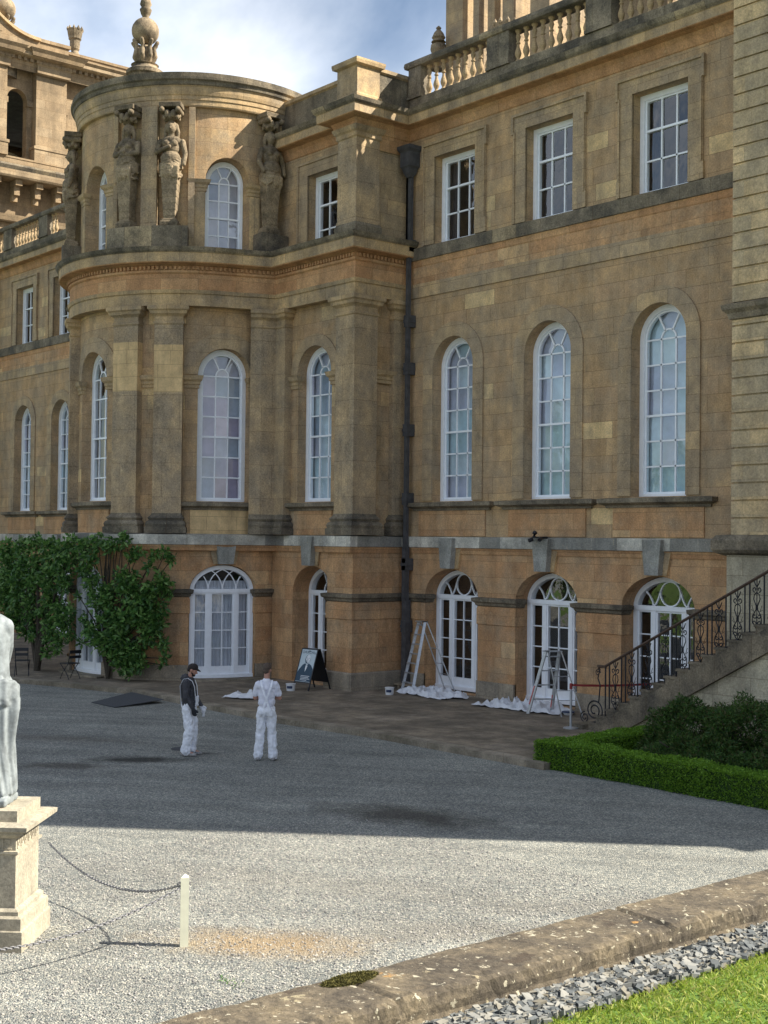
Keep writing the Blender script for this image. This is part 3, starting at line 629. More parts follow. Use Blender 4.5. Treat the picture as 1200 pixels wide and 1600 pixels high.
WC = [1.85, 5.4, 8.95]
ZS, RI = 9.02, .80
for side in (1, -1):
    T = ident if side == 1 else mirror
    # ---------------- wing facade
    m0 = flat(0, 0, 0); mm = T(m0); XE = 11.9 if side == 1 else 19.9
    tones_list = [1, 2, 0]
    GO = [(c, 2.15, .02, 2.62, .78) for c in WC]; MO = [(c, 1.62, 5.27, ZS, RI) for c in WC]; UO = [(c, 1.66, 12.5, 14.95, 0) for c in WC]
    x = MB(); wall(x, mm, -.06, XE, 0, .46, GO, .1, d=-.06); part(x, 'plinth', 'plinth')
    x = MB(); sweep(x, mm, [(-.06, -.06), (XE, -.06)], [(0, .46), (-.06, .5)]) if False else None
    x = MB(); wall(x, mm, -.06, XE, .0, 4.0, GO, .45); part(x, 'ground_floor_wall', 'orange')
    x = MB(); wall(x, mm, -.06, XE, 4.2, 11.06, MO, .33); part(x, 'main_floor_wall', 'brown')
    x = MB(); wall(x, mm, -.06, XE, 11.06, 11.45, [], d=-.04); sweep(x, mm, [(-.06, 0), (XE, 0)], [(0, 11.05), (.04, 11.06)], caps=False); part(x, 'grey_band', 'brown2')
    x = MB(); wall(x, mm, -.06, XE, 11.45, 12.0, [], d=-.02); part(x, 'frieze_band', 'orange')
    x = MB(); sweep(x, mm, [(-.06, 0), (XE, 0)], [(.02, 11.93), (.04, 11.96), (.05, 12.04), (.07, 12.11)], caps=False); part(x, 'bed_mould', 'frieze')
    x = MB(); sweep(x, mm, [(-.06, 0), (XE, 0)], [(.07, 12.11), (.11, 12.12), (.11, 12.46), (0, 12.5)], caps=False); part(x, 'sill_band', 'dark2' if 'dark2' in MT else 'grey_sill' if 'grey_sill' in MT else 'dark')
    x = MB(); wall(x, mm, -.06, XE, 12.45, 15.62, UO, .33); part(x, 'upper_floor_wall', 'brown')
    # cornice and balustrade
    x = MB(); 
    cp = [(-.0, 0), (XE, 0)]
    PT = [(-.08, 0), (-.08, -1.95), (-.98, -1.95), (-.98, -1.45), (-4.6, -1.45)][::-1]
    cpath = PT+[(XE, 0)]
    sweep(x, T(W), cpath, [(-.1, 15.2), (.0, 15.6), (.03, 15.62), (.06, 15.7), (.08, 15.8), (.14, 15.9), (.40, 15.93), (.42, 15.95)], caps=False); part(x, 'cornice_soffit', 'frieze')
    x = MB(); sweep(x, T(W), cpath, [(.42, 15.95), (.42, 16.17), (.44, 16.18)], caps=False); part(x, 'corona', 'mould')
    x = MB(); sweep(x, T(W), cpath, [(.44, 16.18), (.5, 16.24), (.54, 16.34), (.1, 16.42), (-.6, 16.42)], caps=False); part(x, 'cornice_top', 'dark')
    x = MB(); box(x, mm, .0, XE, -.10, .32, 16.42, 16.78, 1); sweep(x, mm, [(0, -.1), (XE, -.1)], [(0, 16.5), (.05, 16.46), (.08, 16.42)], caps=False); part(x, 'balustrade_plinth', 'dark')
    x = MB(); sweep(x, mm, [(-.1, .32), (-.1, -.12), (XE, -.12), (XE, .32)], [(0, 17.66), (.05, 17.68), (.07, 17.76), (.05, 17.85), (-.2, 17.87), (-.44, 17.85), (-.5, 17.76), (-.44, 17.66), (0, 17.66)]); part(x, 'balustrade_rail', 'dark')
    peds = [(-.02, .50), (3.19, 4.01), (6.7, 7.52), (10.2, 11.02)]+([(13.7, 14.5), (17.2, 18.0)] if side == -1 else [])
    for a, b in peds:
        x = MB(); box(x, mm, a, b, -.13, .28, 16.78, 17.66); box(x, mm, a-.03, b+.03, -.16, .3, 16.78, 16.86); part(x, 'balustrade_pedestal', 'dark')
    bal = MB(); lathe(bal, (0, 0, 0), [(.075, 0), (.075, .07), (.05, .09), (.045, .12), (.085, .22), (.09, .27), (.07, .35), (.045, .42), (.035, .5), (.06, .52), (.06, .55), (.035, .57), (.06, .66), (.07, .7), (.045, .78), (.06, .82), (.085, .85), (.085, .885)], 12)
    if side == 1: balme = bal.mesh('baluster'); balme.materials.append(MT['mould'])
    for (a, b), (c, d_) in zip(peds, peds[1:]+[(XE, XE)]):
        n = max(1, int(round((c-b)/.30)))
        for k in range(n):
            u = b+(c-b)*(k+.5)/n
            if side == -1 and u < 6: continue
            p = mm(u, .08, 16.78); o = bpy.data.objects.new('baluster', balme); COL.objects.link(o); o.location = p; o.parent = pal
    # openings of the wing
    for i, c in enumerate(WC):
        if side == -1 and i == 0: continue
        tn = lambda r, k_: rnd.choice((0, 2, 2, 0, 1)) if r < 4 else rnd.choice((1, 0, 1))
        sash(mm, c, 1.62, 5.27, ZS, RI, .33, 6, 3, tones=tn)
        sillblock(mm, c, 2.95)
        archivolt(mm, c, 1.62, ZS, RI, .40, 5.29)
        sash(mm, c, 1.66, 12.5, 14.95, 0, .30, 3, 2, backing='curtain', tones=lambda r, k_: 0)
        # eared architrave of the upper windows
        a = MB(); h = .83
        ribbon(a, mm, [(c-h-.21, 12.5), (c-h-.21, 15.16), (c+h+.21, 15.16), (c+h+.21, 12.5)], .42, -.05, .02)
        ribbon(a, mm, [(c-h-.40, 12.5), (c-h-.40, 12.9)], .10, -.075, 0); ribbon(a, mm, [(c+h+.40, 12.5), (c+h+.40, 12.9)], .10, -.075, 0)
        ribbon(a, mm, [(c-h-.44, 14.85), (c-h-.44, 15.33), (c+h+.44, 15.33), (c+h+.44, 14.85)], .07, -.10, 0)
        ribbon(a, mm, [(c-h-.38, 12.9), (c-h-.38, 14.9)], .05, -.09, 0); ribbon(a, mm, [(c+h+.38, 12.9), (c+h+.38, 14.9)], .05, -.09, 0)
        part(a, 'eared_architrave', 'brown2')
        fanwindow(mm, c, 2.13, .06, 2.62, 2.62, .76, .46, 'facade')
        keystone(T, m0, c)
    # ledge (impost string) between the openings, and joint line
    spans = [(-.06, WC[0]-1.075), (WC[0]+1.075, WC[1]-1.075), (WC[1]+1.075, WC[2]-1.075), (WC[2]+1.075, XE)]
    for a, b in spans:
        x = MB(); path = [(a, .3), (a, 0), (b, 0), (b, .3)] if a > 0 else [(a, 0), (b, 0), (b, .3)]
        sweep(x, mm, path, [(0, 2.44), (.05, 2.47), (.07, 2.53), (.13, 2.57), (.14, 2.66), (-.1, 2.70)]); part(x, 'impost_ledge', 'dark')
        x = MB(); sweep(x, mm, path, [(0, 1.95), (.03, 1.97), (.03, 2.38), (0, 2.44)]); part(x, 'raised_band', 'orange')
    # ---------------- return of the pier, straight bay, pier
    rw = T(flat(-.30, -1.95, 90))
    x = MB(); wall(x, rw, .7, 1.95, 4.2, 11.0); part(x, 'return_wall', 'brown')
    x = MB(); sweep(x, T(W), [(-.30, -1.1), (-.08, -1.1)][:0]+[(-.22, -1.1), (-.22, 0)], [(0, 12.6), (0, 15.62)], caps=False); part(x, 'return_wall', 'brown2')
    impost(T(flat(-.24, -1.15, 90)), .0, .62)
    # straight bay wall, Y=-1.65
    sb = T(flat(-4.3, -1.65, 0)); SO = [(2.02, 1.62, 5.27, ZS, RI)]; GO2 = [(2.0, 1.9, .02, 2.62, .78)]
    x = MB(); wall(x, sb, 0, 3.5, 4.2, 11.0, SO, .33); part(x, 'bay_wall', 'brown')
    x = MB(); wall(x, sb, 0, 3.2, 0, 4.0, GO2, .6); part(x, 'bay_ground_wall', 'orange')
    ub = T(flat(-4.6, -1.45, 0)); UB = [(2.45, 1.66, 12.5, 14.95, 0)]
    x = MB(); wall(x, ub, 0, 3.7, 12.6, 15.62, UB, .33); part(x, 'bay_upper_wall', 'brown')
    if side == 1:
        sash(sb, 2.02, 1.62, 5.27, ZS, RI, .33, 6, 3); sillblock(sb, 2.02, 2.1); archivolt(sb, 2.02, 1.62, ZS, RI, .34, None)
        impost(sb, .78, 1.2); impost(sb, 2.84, 3.5)
        sash(ub, 2.45, 1.66, 12.5, 14.95, 0, .30, 3, 2, backing=None, tones=lambda r, k_: 0)
        a = MB(); c = 2.45; h = .83; ribbon(a, ub, [(c-h-.21, 12.5), (c-h-.21, 15.16), (c+h+.21, 15.16), (c+h+.21, 12.5)], .42, -.05, .02); ribbon(a, ub, [(c-h-.44, 12.9), (c-h-.44, 15.33), (c+h+.44, 15.33)], .07, -.09, 0); part(a, 'eared_architrave', 'brown2')
        fanwindow(sb, 2.0, 1.9, .06, 2.62, 2.62, .76, .62, 'door', name='panelled_door')
        keystone(T, flat(-4.3, -1.65, 0), 2.0)
    # junction pilaster by the bow
    pilaster(T, W, 0, 0, 0, 0, wrap=[(-4.22, -2.6), (-4.02, -2.35), (-3.88, -1.92), (-3.42, -1.92), (-3.42, -1.6)])
    # corner pier pilaster
    pilaster(T, W, 0, 0, 0, 0, wrap=[(-.93, -1.6), (-.93, -1.95), (-.5, -1.95), (-.08, -1.95), (-.08, -1.12), (-.35, -1.12)])
    pilaster(T, W, 0, 0, 0, 0, wrap=[(-.35, -.48), (-.12, -.48), (-.12, -.0)])
    # pier ground storey
    gp_ = [(-1.25, -1.6), (-1.25, -1.9), (-.1, -1.9), (-.1, .0)]
    x = MB(); sweep(x, T(W), gp_, [(0, .46), (0, 4.0)], caps=False); part(x, 'pier_wall', 'orange')
    x = MB(); sweep(x, T(W), gp_, [(.06, 0), (.06, .46), (0, .5)], caps=False); part(x, 'pier_plinth', 'plinth')
    gl_ = [(-1.25, -1.55), (-1.25, -1.9), (-.1, -1.9), (-.1, .0)]
    x = MB(); sweep(x, T(W), gl_, [(0, 2.44), (.05, 2.47), (.07, 2.53), (.13, 2.57), (.14, 2.66), (-.1, 2.70)]); part(x, 'impost_ledge', 'dark')
    x = MB(); sweep(x, T(W), gl_, [(0, 1.95), (.03, 1.97), (.03, 2.38), (0, 2.44)]); part(x, 'raised_band', 'orange')
    # upper pier and its blocking
    up = [(-.93, -1.4), (-.93, -1.95), (-.08, -1.95), (-.08, -1.12), (-.3, -1.12)]
    x = MB(); sweep(x, T(W), up, [(.02, 12.7), (.02, 13.1), (0, 13.12), (0, 15.5)], caps=False); po = part(x, 'upper_pier', 'pilaster')
    x = MB(); sweep(x, T(W), up, [(0, 15.40), (.04, 15.44), (.04, 15.55), (.09, 15.6), (.14, 15.72)], caps=False); part(x, 'capital', 'mould', po)
    x = MB(); sweep(x, T(W), up, [(.06, 12.7), (.06, 12.95), (.03, 13.0), (.0, 13.1)], caps=False); part(x, 'base', 'dark', po)
    bk = [(-.96, -1.17), (-.96, -1.98), (-.05, -1.98), (-.05, -1.17)]
    x = MB(); sweep(x, T(W), bk, [(.05, 16.40), (.05, 16.6), (0, 16.64), (0, 17.4)], closed=True); 
    po = part(x, 'parapet_block', 'pale_block' if 'pale_block' in MT else 'mould')
    x = MB(); sweep(x, T(W), bk, [(0, 17.4), (.10, 17.44), (.12, 17.52), (.12, 17.58), (-.3, 17.64)], closed=True); part(x, 'coping', 'mould', po)
    pw = [(-4.7, -1.35), (-.96, -1.35)]
    for pth in (pw, [(-.15, -1.17), (-.15, .1)]):
        x = MB(); sweep(x, T(W), pth, [(0, 16.40), (0, 17.36), (-.3, 17.36), (-.3, 16.4)]); po = part(x, 'parapet', 'dark')
        x = MB(); sweep(x, T(W), pth, [(0, 17.36), (.07, 17.4), (.07, 17.5), (-.15, 17.55), (-.37, 17.5), (-.37, 17.36)]); part(x, 'coping', 'mould', po)
    # bow pilasters
    mb4 = arc(BC[0], BC[1], 4.0)
    for th in (26.5, 46.3):
        u = 4.0*R_(th); pilaster(T, mb4, u-.43, u+.43, .4, 0, renewed=(8.5 if th < 30 else 8.45, 9.95 if th < 30 else 9.85) if side == 1 else None)
    # bow side window, sills, imposts
    mw = arc(BC[0], BC[1], 3.7); mwT = T(mw)
    if side == 1:
        u = 3.7*R_(71.5); mws = mwT
        sash(mws, u, 1.62, 5.27, ZS, RI, .33, 6, 3, backing='blind_lilac', tones=lambda r, k_: rnd.choice((0, 1, 1, 2)))
        sillblock(mws, u, 2.25, pale=True); archivolt(mws, u, 1.62, ZS, RI, .46, None)
        impost(mws, u-1.35, u-.81); impost(mws, u+.81, u+1.4)
    impost(T(arc(BC[0], BC[1], 3.7)), 3.7*R_(33.5), 3.7*R_(39.4))
    # string course
SP = [(-28.1, 0), (-16.30, 0), (-16.30, -1.98)]+[(-15.1, -1.98), (-15.1, -1.70)]+bowpath(4.05, ex=-4.0, ey=-1.70)+[(-1.3, -1.70), (-1.3, -1.98), (-.10, -1.98), (-.10, 0), (11.9, 0)]
x = MB(); sweep(x, W, SP, [(-.4, 3.93), (.02, 3.97), (.12, 3.99), (.12, 4.28), (-.5, 4.32)], caps=False); part(x, 'string_course', 'grey')
x = MB(); sweep(x, W, SP, [(-.2, 3.80), (.03, 3.82), (.05, 3.9), (.08, 3.98)], caps=False); part(x, 'string_mould', 'frieze')
# --- bow walls
mg = arc(BC[0], BC[1], 3.88); mw = arc(BC[0], BC[1], 3.7); mu = arc(BC[0], BC[1], 3.72)
E_ = R_(104)
gu = [3.88*R_(a) for a in (-71.5, 0, 71.5)]
GOb = [(u, 2.05, .02, 2.62, .78) for u in gu]
x = MB(); wall(x, mg, -3.88*E_, 3.88*E_, 0, 4.0, GOb, .4, step=.25); part(x, 'bow_ground_wall', 'orange')
x = MB(); wall(x, mg, -3.88*E_, 3.88*E_, 0, .46, GOb, .1, step=.25, d=-.06); part(x, 'plinth', 'plinth')
edges = [-E_*3.88]+sum([[u-1.025, u+1.025] for u in gu], [])+[E_*3.88]
for a, b in zip(edges[::2], edges[1::2]):
    n = max(2, int((b-a)/.3)); path = [(a, .3), (a, 0)]+[(a+(b-a)*i/n, 0) for i in range(1, n)]+[(b, 0), (b, .3)]
    x = MB(); sweep(x, mg, path, [(0, 2.44), (.05, 2.47), (.07, 2.53), (.13, 2.57), (.14, 2.66), (-.1, 2.70)]); part(x, 'impost_ledge', 'dark')
    x = MB(); sweep(x, mg, path, [(0, 1.95), (.03, 1.97), (.03, 2.38), (0, 2.44)]); part(x, 'raised_band', 'orange')
for u in gu[1:]:
    fanwindow(mg, u, 2.03, .06, 2.62, 2.62, .76, .16, 'bow', backing='curtain'); keystone(ident, mg, u, wt=.62, wb=.42)
    s = MB(); box(s, mg, u-1.15, u+1.15, -.35, .3, 0, .055, 8); part(s, 'door_step', 'kerb')
MOb = [(3.7*R_(a), 1.62, 5.27, ZS, RI) for a in (-71.5, 0, 71.5)]
x = MB(); wall(x, mw, -3.7*E_, 3.7*E_, 4.2, 11.05, MOb, .33, step=.25); part(x, 'bow_main_wall', 'brown')
sash(mw, 0, 1.62, 5.27, ZS, RI, .33, 6, 3, tones=lambda r, k_: rnd.choice((0, 3, 2)), backing=None); sillblock(mw, 0, 2.25); archivolt(mw, 0, 1.62, ZS, RI, .46, None); impost(mw, -1.35, -.81); impost(mw, .81, 1.3)
# --- upper drum
UOb = [(3.72*R_(a), 1.35, 12.55, 14.85, .675) for a in (-71.5, 0, 71.5)]
x = MB(); wall(x, mu, -3.72*E_, 3.72*E_, 12.6, 16.99, UOb, .5, step=.25); part(x, 'drum_wall', 'mould2' if 'mould2' in MT else 'brown')
for u in (0, 3.72*R_(71.5)):
    sash(mu, u, 1.33, 12.62, 14.85, .66, .45, 4, 2, backing='blind_lilac' if u else None, tones=lambda r, k_: 0, fr=.1)
    for s_ in (-1, 1): impost(mu, min(u+s_*.68, u+s_*1.05), max(u+s_*.68, u+s_*1.05), 14.45, 14.8)
    for s_ in (-1, 1): a = MB(); ribbon(a, mu, [(u+s_*.85, 12.7), (u+s_*.85, 14.45)], .34, -.03, .02); part(a, 'window_jamb', 'mould')
cpth = [(BC[0]+3.72*math.sin(t), BC[1]-3.72*math.cos(t)) for t in [R_(-125)+R_(250)*i/60 for i in range(61)]]
x = MB(); sweep(x, W, cpth, [(-.1, 16.93), (.12, 16.95), (.14, 16.99), (.14, 17.12), (.165, 17.14), (.165, 17.26), (.19, 17.28), (.215, 17.38), (.22, 17.5), (.25, 17.54)], caps=False); part(x, 'drum_cornice', 'mould')
x = MB(); sweep(x, W, cpth, [(.25, 17.54), (.28, 17.56), (.30, 17.66), (.36, 17.70), (.37, 17.77), (.32, 17.78), (.33, 17.90), (.2, 17.95), (-3.7, 18.3)], caps=False); part(x, 'drum_coping', 'dark')
# --- solid cores painted near black as room shade behind the windows, and roofs
x = MB(); box(x, W, -.3, 11.85, 1.1, 14, 0.01, 16.3); box(x, W, -28, -16.1, 1.1, 14, .01, 16.3); box(x, W, -16.1, -.3, 0.3, 14, .01, 16.3); lathe(x, (BC[0], BC[1], .02), [(2.6, 0), (2.6, 16.9)], 40); part(x, 'room_shade_core', 'inner')
x = MB(); box(x, W, -28, 11.85, .32, 14.4, 16.31, 16.41, 1); box(x, W, -16.3, -.1, -1.3, .32, 16.32, 16.4); part(x, 'roof', 'roofslab')

# --- downpipe with hopper
dp = empty('rainwater_pipe', (.16, -.14, 0), 'dark grey lead rainwater pipe with a hopper head in the corner beside the square pier', 'downpipe')
x = MB(); X0, Y0 = .17, -.15
def pipe(mb, z0, z1, y, r=.075): box(mb, W, X0-r, X0+r, y-r, y+r, z0, z1)
pipe(x, 0.02, 2.5, -.17, .09); pipe(x, 2.5, 4.0, -.21, .075); pipe(x, 4.0, 12.3, -.21, .055); pipe(x, 12.3, 14.6, -.16, .055)
x.build('pipe', 'lead', dp)
for z in (1.75, 3.5, 5.35, 7.3, 9.05, 10.4, 12.55):
    b = MB(); box(b, W, X0-.10, X0+.10, -.285, -.01, z-.17, z+.17); box(b, W, X0-.112, X0+.112, -.30, -.015, z-.04, z+.04); b.build('pipe_clamp', 'lead', dp)
b = MB(); prof = [(.07, 14.5), (.13, 14.62), (.16, 14.75), (.2, 14.8), (.2, 15.2), (.26, 15.28), (.27, 15.38), (.2, 15.4)]
sweep(b, W, [(X0, -.2), (X0+.001, -.2), (X0+.001, -.199), (X0, -.199)], prof, closed=True); b.build('hopper_head', 'lead', dp)
# --- small fittings on the wall
cc = empty('security_camera', (5.4, -.3, 4.3), 'small black security camera on top of the middle keystone', 'camera')
x = MB(); box(x, W, 5.25, 5.55, -.36, -.1, 4.26, 4.31); x.build('bracket', 'black', cc)
x = MB(); tube(x, [(5.36, -.40, 4.30), (5.36, -.40, 4.38), (5.36, -.36, 4.42)], .06, 8); tube(x, [(5.25, -.34, 4.24), (5.2, -.44, 4.20)], .05, 8); tube(x, [(5.53, -.34, 4.26), (5.58, -.44, 4.22)], .05, 8); x.build('camera_head', 'black', cc)
dr = empty('door_intercom', (-4.05, -2.3, 1.35), 'little black intercom box on the stone wall between the bow window and the white door', 'intercom')
mi_ = arc(BC[0], BC[1], 3.88); u = 3.88*R_(97)
x = MB(); box(x, mi_, u-.09, u+.09, -.05, .02, 1.22, 1.52); x.build('case', 'black', dr)
x = MB(); box(x, mi_, u+.0, u+.05, -.06, -.04, 1.26, 1.32); x.build('button', 'poster_white', dr)

# ------------------------------------------------------------------ carved terms (caryatids) on the drum
def term_mesh(v):
    r = random.Random(v); b = Blob()
    for i in range(9):      # tapering herm shaft
        z = .12+i*.19; h = .17+.012*i; b.box((0, -.02, z+.08), (h, h*.8, .1))
    b.box((0, 0, .06), (.27, .22, .07)); b.box((0, 0, .16), (.23, .19, .04))
    b.ell((0, -.02, 1.78), (.33, .27, .26)); b.ell((0, -.06, 2.0), (.30, .25, .24)); b.ell((0, -.03, 2.3), (.27, .21, .26)); b.ell((0, 0, 2.52), (.31, .2, .17))
    for s in (-1, 1): b.ell((s*.12, -.17, 2.42), (.11, .09, .10))
    b.cap((0, 0, 2.6), .1, (0, -.02, 2.78), .09); b.ell((0, -.05, 2.9), (.13, .15, .18)); b.ell((0, .02, 2.95), (.17, .16, .19)); b.ell((0, -.19, 2.88), (.028, .05, .035))
    for s in (-1, 1): b.chain([((s*.13, .02, 3.0), .07), ((s*.19, .04, 2.8), .06), ((s*.17, .05, 2.6), .05)])
    # arms
    if v == 0: A = [[((-.33, 0, 2.5), .095), ((-.42, -.06, 2.2), .08), ((-.12, -.28, 2.25), .06), ((.0, -.29, 2.3), .06)], [((.33, 0, 2.5), .095), ((.42, -.02, 2.15), .08), ((.40, -.1, 1.82), .06)]]
    elif v == 1: A = [[((-.33, 0, 2.5), .095), ((-.40, -.08, 2.2), .08), ((.06, -.3, 2.22), .065)], [((.33, 0, 2.5), .095), ((.40, -.08, 2.22), .08), ((-.02, -.29, 2.12), .065)]]
    else: A = [[((-.33, 0, 2.5), .095), ((-.44, -.04, 2.15), .08), ((-.34, -.16, 1.85), .06)], [((.33, 0, 2.5), .095), ((.46, -.02, 2.2), .085), ((.44, -.12, 1.86), .065)]]
    for a in A: b.chain(a)
    for i in range(34):     # drapery swags and folds
        a0 = r.uniform(-1.7, 1.2); z = r.uniform(1.52, 2.02); pts = []
        for k in range(6): t = a0+k*.25; pts.append(((math.sin(t)*.32, -math.cos(t)*.27, z-.08*math.sin(k/5*PI)+r.uniform(-.02, .02)), .022+.02*math.sin(k/5*PI)))
        b.chain(pts)
    for i in range(7): x = r.uniform(-.2, .25); b.chain([((x, -.25, 1.7), .06), ((x+r.uniform(-.04, .04), -.24, 1.5), .05), ((x, -.2, 1.32+r.uniform(0, .1)), .015)])
    # capital of volutes and leaves
    b.box((0, 0, 3.56), (.33, .27, .07)); b.ell((0, 0, 3.28), (.22, .2, .15))
    for s in (-1, 1): b.cap((s*.24, -.25, 3.4), .085, (s*.24, .2, 3.4), .085); b.ell((s*.09, -.2, 3.3), (.08, .08, .12))
    for i in range(12): t = i/12*2*PI; b.ell((.22*math.sin(t), -.2*math.cos(t), 3.22+.05*(i % 2)), (.06, .06, .08))
    return b.mesh('term', .013, 0)
TM = [term_mesh(k) for k in range(3)]
for k, (th, v, lab) in enumerate(((26.5, 1, 'carved stone term with both arms folded'), (46.3, 0, 'carved stone term with one arm across the chest'), (90, 2, None), (-26.5, 2, None), (-46.3, 1, None))):
    me = TM[v]
    if not me.materials: me.materials.append(MT['sculpt'])
    if not me.polygons[0].use_smooth: me.polygons.foreach_set('use_smooth', [True]*len(me.polygons))
    o = bpy.data.objects.new('caryatid', me); COL.objects.link(o); o.parent = pal; t = R_(th); r = 4.0
    o.location = (BC[0]+r*math.sin(t), BC[1]-r*math.cos(t), 13.32); o.rotation_euler = (0, 0, t)
    if lab: o['label'] = lab
ma = arc(BC[0], BC[1], 4.3)
for a, b in ((19.5, 54), (84, 97), (-54, -19.5)):
    x = MB(); box(x, ma, 4.3*R_(a), 4.3*R_(b), 0, .65, 12.6, 13.3, 8); part(x, 'caryatid_plinth', 'dark')
ma = arc(BC[0], BC[1], 3.95)
for a, b in ((32.6, 39.8), (-39.8, -32.6)):
    x = MB(); box(x, ma, 3.95*R_(a), 3.95*R_(b), 0, .3, 13.3, 16.93, 3); part(x, 'wall_strip', 'pilaster')
for a, b in ((17, 19.2), (54, 56.2)):
    x = MB(); box(x, ma, 3.95*R_(a)*.99, 3.95*R_(b), .1, .3, 12.7, 16.93, 2); part(x, 'wall_strip', 'brown2')

# ------------------------------------------------------------------ stone finials, urns
def finial(label, c, s=1.0, kind='ball'):
    x, y, z = c; t = empty('stone_finial', c, label, 'finial', world=False)
    b = MB(); lathe(b, (0, 0, 0), [(.55*s, -1.6), (.55*s, -.2), (.62*s, -.15), (.62*s, 0), (.5*s, .08), (.42*s, .2), (.47*s, .26), (.3*s, .34)], 20); b.build('base', 'sculpt', t, smooth=False)
    q = Blob()
    for i in range(8):
        a = i/8*2*PI; c_, s_ = math.cos(a), math.sin(a)
        q.chain([((.22*s*c_, .22*s*s_, .32*s), .09*s), ((.36*s*c_, .36*s*s_, .5*s), .08*s), ((.30*s*c_, .30*s*s_, .8*s), .07*s), ((.42*s*c_, .42*s*s_, .98*s), .07*s)])
    q.ell((0, 0, .6*s), (.28*s, .28*s, .35*s)); link('acanthus_stem', q.mesh('stem', .03, 1), 'sculpt', t, True, (0, 0, 0))
    b = MB(); lathe(b, (0, 0, 1.38*s), [(.46*s*math.sin(PI*k/14)+.001, -.46*s*math.cos(PI*k/14)) for k in range(15)], 24); b.build('ball', 'sculpt', t, smooth=True, merge=True)
    b = MB(); lathe(b, (0, 0, 1.78*s), [(.13*s, 0), (.11*s, .12), (.16*s, .22), (.2*s, .38), (.2*s, .42), (.14*s, .5), (.2*s, .62), (.16*s, .8), (.05*s, 1.0)], 14); b.build('spire', 'sculpt', t, smooth=True, merge=True)
finial('tall stone ball finial with scrolled leaf base rising behind the round bow', (-18.9, 2.0, 23.05), 1.2)
def urn(name, label, c, s, crown=False, grp=None):
    t = empty(name, c, label, 'finial', world=False, group=grp)
    b = MB(); lathe(b, (0, 0, 0), [(.3*s, -.5), (.3*s, 0), (.22*s, .06), (.16*s, .2), (.22*s, .3), (.24*s, .5), (.24*s, .72)] if crown else [(.24*s, -.2), (.24*s, .1), (.12*s, .18), (.2*s, .34), (.26*s, .55), (.24*s, .72)], 16); b.build('stem', 'sculpt', t, smooth=False)
    b = MB()
    if crown:
        lathe(b, (0, 0, .72*s), [(.26*s, 0), (.3*s, .05), (.3*s, .12*s), (.34*s, .3*s), (.37*s, .5*s), (.30*s, .5*s)], 16)
        for k in range(10):
            a = k/10*2*PI; lathe(b, (.34*s*math.cos(a), .34*s*math.sin(a), 1.16*s), [(.05*s, 0), (.07*s, .08), (.01, .2)], 6)
        b.build('coronet', 'sculpt', t)
    else:
        lathe(b, (0, 0, .72*s), [(.24*s, 0), (.17*s, .08), (.22*s, .16), (.15*s, .34), (.06*s, .46), (.09*s, .52), (.02*s, .6)], 12); b.build('flame', 'sculpt', t)

